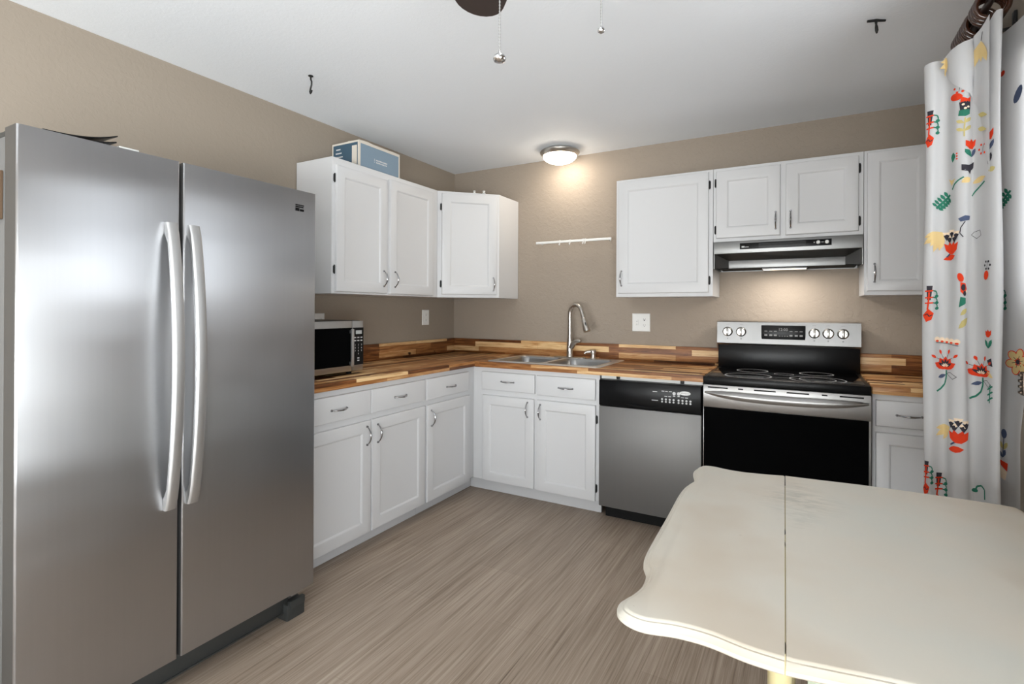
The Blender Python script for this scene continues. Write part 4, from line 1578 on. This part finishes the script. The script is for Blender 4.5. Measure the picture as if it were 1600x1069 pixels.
# top hem flopped over to the front: a triangular fold
t = bmesh.new()
NF = 16
fold = []
s0, s1 = 0.075, 0.252
for i in range(NF + 1):
    f = i / NF
    s = s0 + (s1 - s0) * f
    top = lerp_tab(CTOP, s) + 0.002
    low = 2.085 - 0.16 * min(1.0, f / 0.72) if f < 0.72 else 1.925 - 0.22 * (f - 0.72) / 0.28
    row = []
    for j in range(9):
        zz = top + (low - top) * j / 8
        row.append(t.verts.new(surf(s, min(zz, top), 0.004 + 0.010 * math.sin(PI * (0.25 + 0.7 * j / 8)))))
    fold.append(row)
for i in range(NF):
    for j in range(8):
        t.faces.new((fold[i][j], fold[i][j + 1], fold[i + 1][j + 1], fold[i + 1][j]))
cu._take(t)
# printed motifs, laid on the cloth: s along the cloth, z up, sizes in units of 2.15 mm
t = bmesh.new()
MI = {'cloth': 0, 'tan': 1, 'red': 2, 'ink': 3, 'teal': 4, 'navy': 5, 'cream': 6, 'olive': 7}
UNIT = 0.00215


def put(col, poly, an, lay=0):
    s0, z0 = an[0], an[1]
    sx = an[2] if len(an) > 2 else 1.0
    off = (an[3] if len(an) > 3 else 0.0014) + 0.0004 * lay
    pl = [Vector(p) for p in poly]
    dense = []
    for i, p in enumerate(pl):
        q = pl[(i + 1) % len(pl)]
        m_ = max(1, int((q - p).length / 2.5))
        dense += [p.lerp(q, k / m_) for k in range(m_)]
    c = sum(dense, Vector((0, 0))) / len(dense)
    f = lambda p: t.verts.new(surf(s0 + p.x * sx * UNIT, z0 + p.y * UNIT, off))
    out = [f(p) for p in dense]
    mid = [f(c.lerp(p, 0.5)) for p in dense]
    cv = f(c)
    n_ = len(dense)
    for i in range(n_):
        j = (i + 1) % n_
        for fc in (t.faces.new((mid[i], mid[j], out[j], out[i])), t.faces.new((cv, mid[j], mid[i]))):
            fc.material_index = MI[col]


def ell(cx, cy, rx, ry, rot=0, n=14):
    cr, sr = math.cos(rot), math.sin(rot)
    return [(cx + rx * math.cos(a) * cr - ry * math.sin(a) * sr, cy + rx * math.cos(a) * sr + ry * math.sin(a) * cr) for a in [2 * PI * k / n for k in range(n)]]


def petal(x, y, ang, L, w):
    d = Vector((math.cos(ang), math.sin(ang)))
    nn = Vector((-d.y, d.x))
    o_ = Vector((x, y))
    prof = [(0, 0), (0.2, 0.55), (0.5, 1), (0.75, 0.8), (1, 0), (0.75, -0.8), (0.5, -1), (0.2, -0.55)]
    return [tuple(o_ + d * (a * L) + nn * (c * w / 2)) for a, c in prof]


def stroke(pts, w):
    pts = [Vector(p) for p in pts]
    lft, rgt = [], []
    for i, p in enumerate(pts):
        d = (pts[min(i + 1, len(pts) - 1)] - pts[max(i - 1, 0)]).normalized()
        nn = Vector((-d.y, d.x)) * w / 2
        lft.append(tuple(p + nn)); rgt.append(tuple(p - nn))
    return lft + rgt[::-1]


def strip(col, pts, w, an, lay=0):
    for a, c in zip(pts, pts[1:]):
        put(col, stroke([a, c], w), an, lay)


D = math.radians


def fan(an, a0, a1, n_, L, w):
    for k in range(n_):
        put('tan', petal(0, 0, D(a0 + (a1 - a0) * k / max(1, n_ - 1)), L * (0.85 + 0.15 * (k % 2)), w), an, k * 0.3)


def dots(an, n_=6, r=6, col='red'):
    for k in range(n_):
        a = 2 * PI * k / n_
        put(col, ell(r * math.cos(a), r * 1.2 * math.sin(a), 1.5, 1.8, 0, 8), an)
    strip('ink', [(-1, -6), (0, 0), (1, 6)], 0.5, an)


def tulip(an, k=1.0, leaves=True):
    put('red', [(-8 * k, 8 * k), (-3 * k, 6 * k), (0, 10 * k), (4 * k, 6 * k), (9 * k, 9 * k), (8 * k, 0), (3 * k, -5 * k), (-4 * k, -5 * k), (-8 * k, 0)], an)
    if leaves:
        put('teal', petal(0, -17 * k, D(125), 15 * k, 7 * k), an)
        put('navy', petal(0, -17 * k, D(55), 15 * k, 7 * k), an)


def cup(an, k=1.0, ang=0):
    """red cup flower with dark feathered tips"""
    for q, (x, y) in enumerate(((-8, 14), (0, 17), (8, 14), (-4, 9), (5, 9))):
        put('cream', [(x - 5, y + 9), (x + 5, y + 9), (x, y)], an)
        put('ink', [(x - 4, y + 4), (x, y + 6), (x + 4, y + 4), (x, y - 4)], an, 1)
    put('red', [(-11, 6), (-6, 3), (-4, 8), (0, 3), (4, 8), (6, 3), (11, 7), (9, -5), (3, -11), (-3, -11), (-9, -5)], an, 2)
    strip('navy', [(-3, -10), (-8, -15)], 2.2, an, 2)


def rocket(an, k=1.0):
    """charcoal bottle bud with red rungs, teal curls and a red drop"""
    put('ink', [(-4 * k, 24 * k), (5 * k, 24 * k), (2 * k, -2), (-3 * k, -2)], an)
    strip('red', [(0, 12 * k), (-1, -8 * k), (-2, -20 * k)], 2.0, an, 1)
    for q, y in enumerate((14, 2, -8)):
        strip('red', [(-6 * k, y * k), (6 * k, (y + 1) * k)], 2.2, an, 1)
        strip('teal', [(5 * k, (y + 1) * k), (11 * k, y * k), (13 * k, (y - 5) * k), (11 * k, (y - 9) * k)], 2.0, an, 1)
        put('teal', ell(12 * k, (y - 9) * k, 3.4, 2.4, 0.3, 10), an, 1)
    put('red', [(-1, -18 * k), (6 * k, -26 * k), (3 * k, -38 * k), (-4 * k, -42 * k), (-9 * k, -30 * k)], an, 1)
    strip('ink', [(-6 * k, -30 * k), (-2, -27 * k), (0, -32 * k), (4 * k, -29 * k)], 1.3, an, 2)


def monstera(an, col='teal'):
    for k in range(5):
        put(col, petal(-7 + k * 3.4, -6 + k * 3.2, D(150 - 8 * k), 11, 4.5), an)
        put(col, petal(-7 + k * 3.4, -6 + k * 3.2, D(-40 - 6 * k), 10, 4.5), an)
    strip(col, [(-9, -9), (10, 10)], 3.5, an)


def stemflower(an, flip=1):
    for k, a in enumerate((150, 120, 90, 60, 30)):
        put('red', petal(0, -8, D(a), 20, 10), an)
        put('ink', petal(1.5 * math.cos(D(a)), -5 + 1.5 * math.sin(D(a)), D(a), 12, 4.5), an, 1)
        put('cream', petal(2 * math.cos(D(a)), -4, D(a), 6, 2), an, 2)
    for k, a in enumerate((140, 110, 75, 45)):
        put('red', petal(20 * math.cos(D(a)), 20 * math.sin(D(a)) - 4, D(a), 8, 4), an)
        strip('ink', [(9 * math.cos(D(a)), 9 * math.sin(D(a))), (19 * math.cos(D(a)), 19 * math.sin(D(a)) - 3)], 0.6, an)
    strip('teal', [(2, -9), (2, -20), (-1, -30), (-8, -38), (-14, -42)], 2.6, an)
    put('navy', petal(1, -16, D(200), 14, 6), an)
    strip('ink', [(3, -14), (10, -12), (19, -18), (14, -22), (3, -14)], 0.7, an)


F_ = 0.016      # folded hem lies in front of the sheet
fan((0.117, 2.108, 1, F_), 195, 262, 5, 32, 9)
fan((0.222, 2.128, 1, F_), 232, 288, 4, 36, 10)
strip('ink', [(0, 0), (1, 6), (3, 12)], 1.4, (0.222, 2.128, 1, F_))
for zz in (1.895, 1.850):
    put('olive', petal(8, -4, D(160), 17, 7), (0.232, zz, 1, F_))
dots((0.144, 1.998))
put('red', ell(0, 0, 8, 5.5, -0.3), (0.134, 1.971))
an = (0.156, 1.937)
put('red', [(-4, 14), (3, 10), (8, 14), (7, 6), (-5, 5)], an)
put('ink', [(-6, 6), (7, 7), (6, -6), (-5, -6)], an)
for x, y in ((-2, 2), (3, -2), (0, -4)):
    put('cream', ell(x, y, 1.6, 1.6, 0, 8), an, 1)
put('teal', [(-6, -6), (6, -5), (5, -13), (0, -16), (-7, -14)], an)
strip('olive', [(0, -18), (-1, -34), (-1, -46)], 1.4, an)
for y in (-26, -38):
    put('olive', petal(-1, y, D(45), 12, 5), an)
    put('olive', petal(-1, y, D(145), 10, 5), an)
rocket((0.046, 1.900), 0.85)
tulip((0.174, 1.808), 1.0)
dots((0.218, 1.790))
put('teal', petal(0, -8, D(85), 15, 7), (0.125, 1.779))
for y in (-4, 0, 4):
    put('red', ell(6, y, 1.1, 1.3, 0, 8), (0.125, 1.779))
an = (0.168, 1.737)
put('ink', [(-9, 6), (-2, 4), (9, 9), (8, 0), (2, -4), (0, -10), (-3, -5), (-9, -3)], an)
an = (0.246, 1.825)
put('red', [(-4, -6), (-2, 4), (4, 9), (4, 0), (1, -7)], an)
put('navy', petal(-2, -22, D(65), 16, 6), an)
put('ink', petal(-3, -42, D(75), 17, 7), an)
put('olive', petal(-2, -52, D(20), 10, 8), an)
an = (0.117, 1.700)
put('tan', [(-5, 5), (2, 2), (8, 4), (4, -2), (1, -6)], an)
strip('teal', [(2, -12), (6, -5), (11, 0), (17, 4)], 2.0, an)
put('tan', petal(-5, -4, D(30), 12, 9), (0.159, 1.700))
an = (0.205, 1.694)
put('tan', petal(-11, -3, D(15), 24, 9), an)
strip('teal', [(-12, -22), (-6, -16), (2, -10), (11, -4)], 2.4, an)
monstera((0.089, 1.638))
monstera((0.480, 1.630, 2.0), 'teal')
an = (0.157, 1.568)
put('navy', [(-8, 4), (0, 8), (7, 7), (6, 1), (-5, -1)], an)
strip('ink', [(0, -1), (-5, -10), (-6, -18), (-2, -24)], 1.2, an)
fan((0.088, 1.540), 195, 262, 5, 34, 10)
cup((0.116, 1.488))
put('red', petal(-9, -3, D(15), 18, 9), (0.110, 1.455))
strip('ink', [(-12, 8), (-4, 2), (4, 6), (2, 14), (-8, 12), (-12, 8)], 0.7, (0.205, 1.505))
dots((0.242, 1.421), 6, 5, 'ink')
put('red', ell(0, 0, 5, 7, -0.3), (0.236, 1.390))
an = (0.154, 1.380)
put('red', ell(-4, 3, 4, 7, 0.3), an)
put('red', [(-4, -4), (3, -6), (6, -14), (1, -24), (-4, -18)], an)
put('ink', ell(0, -12, 3, 5), an, 1)
put('ink', ell(2, -21, 2.5, 4), an, 1)
put('cream', ell(5, -18, 1.6, 2), an, 2)
put('teal', [(-4, -26), (4, -28), (4, -36), (-6, -42)], an)
put('olive', petal(-4, -54, D(45), 15, 7), an)
put('olive', petal(-6, -74, D(50), 22, 9), an)
rocket((0.046, 1.318), 0.85)
rocket((0.455, 1.318, 1.6), 0.85)
an = (0.103, 1.180)
for k in range(5):
    put('cream', ell(-16 + 8 * k, 2 - 0.8 * k, 4.4, 4.2, 0, 12), an)
    put('red', ell(-16 + 8 * k, -0.5 - 0.8 * k, 2.6, 1.6, 0, 10), an, 1)
strip('ink', [(-18, -3), (0, -4), (18, -7)], 0.8, an, 1)
tulip((0.240, 1.205), 0.75, False)
put('teal', petal(0, -20, D(120), 15, 6), (0.240, 1.205))
put('teal', petal(0, -20, D(62), 15, 6), (0.240, 1.205))
put('ink', [(-6, 2), (3, 6), (5, -6), (-3, -5)], (0.246, 1.120))
put('tan', petal(6, -6, D(150), 16, 7), (0.244, 1.085))
stemflower((0.098, 1.103))
stemflower((0.208, 1.088))
an = (0.585, 1.125, 2.2)
for k in range(6):
    a = 2 * PI * k / 6 + 0.3
    put('red', ell(10.5 * math.cos(a), 11.5 * math.sin(a), 8.2, 6.6, a), an)
    put('tan', ell(10.5 * math.cos(a), 11.5 * math.sin(a), 6.9, 5.3, a), an, 1)
    strip('ink', [(2 * math.cos(a), 2 * math.sin(a)), (9 * math.cos(a), 9 * math.sin(a))], 0.8, an, 2)
put('ink', ell(0, 0, 3, 3), an, 2)
for y in (-8, 0, 8):
    strip('teal', [(-5, y - 3), (5, y + 3)], 2.2, (0.245, 1.023))
strip('teal', [(-1, -14), (1, 13)], 2.0, (0.245, 1.023))
fan((0.122, 0.900), 190, 235, 3, 30, 9)
cup((0.144, 0.876))
put('red', petal(-9, -2, D(10), 18, 10), (0.137, 0.832))
rocket((0.036, 0.735), 0.8)
rocket((0.080, 0.700), 0.8)
an = (0.505, 0.800, 2.2)
put('navy', ell(1, 42, 5, 7), an)
strip('navy', [(1, 36), (-1, 8)], 1.6, an)
for a in (60, 120):
    put('olive', petal(0, 18, D(a), 14, 6), an)
    put('navy', petal(-1, 6, D(a + 10), 14, 6), an)
put('red', [(-7, 2), (8, 0), (7, -12), (-4, -6)], an)
put('cream', [(-5, -7), (7, -13), (4, -26), (-7, -24)], an)
an = (0.214, 0.715)
strip('teal', [(8, -12), (7, 2), (0, 6), (-7, 3), (-9, -3)], 2.4, an)
put('teal', ell(-10, -4, 4.5, 3, 0.2), an)
put('navy', ell(0, 0, 5, 11, -0.3), (0.560, 1.935, 2.2))
put('red', ell(0, 0, 3.2, 4, 0), (0.470, 2.035, 2.0))
cu._take(t)
cur = cu.build('curtain', [CL[k] for k in ('cloth', 'tan', 'red', 'ink', 'teal', 'navy', 'cream', 'olive')], angle=60, loc=(3.10, -1.50, 0.03))
tag(cur, 'white curtain printed with folk-art flowers hanging from the rod at the right wall', 'curtain')
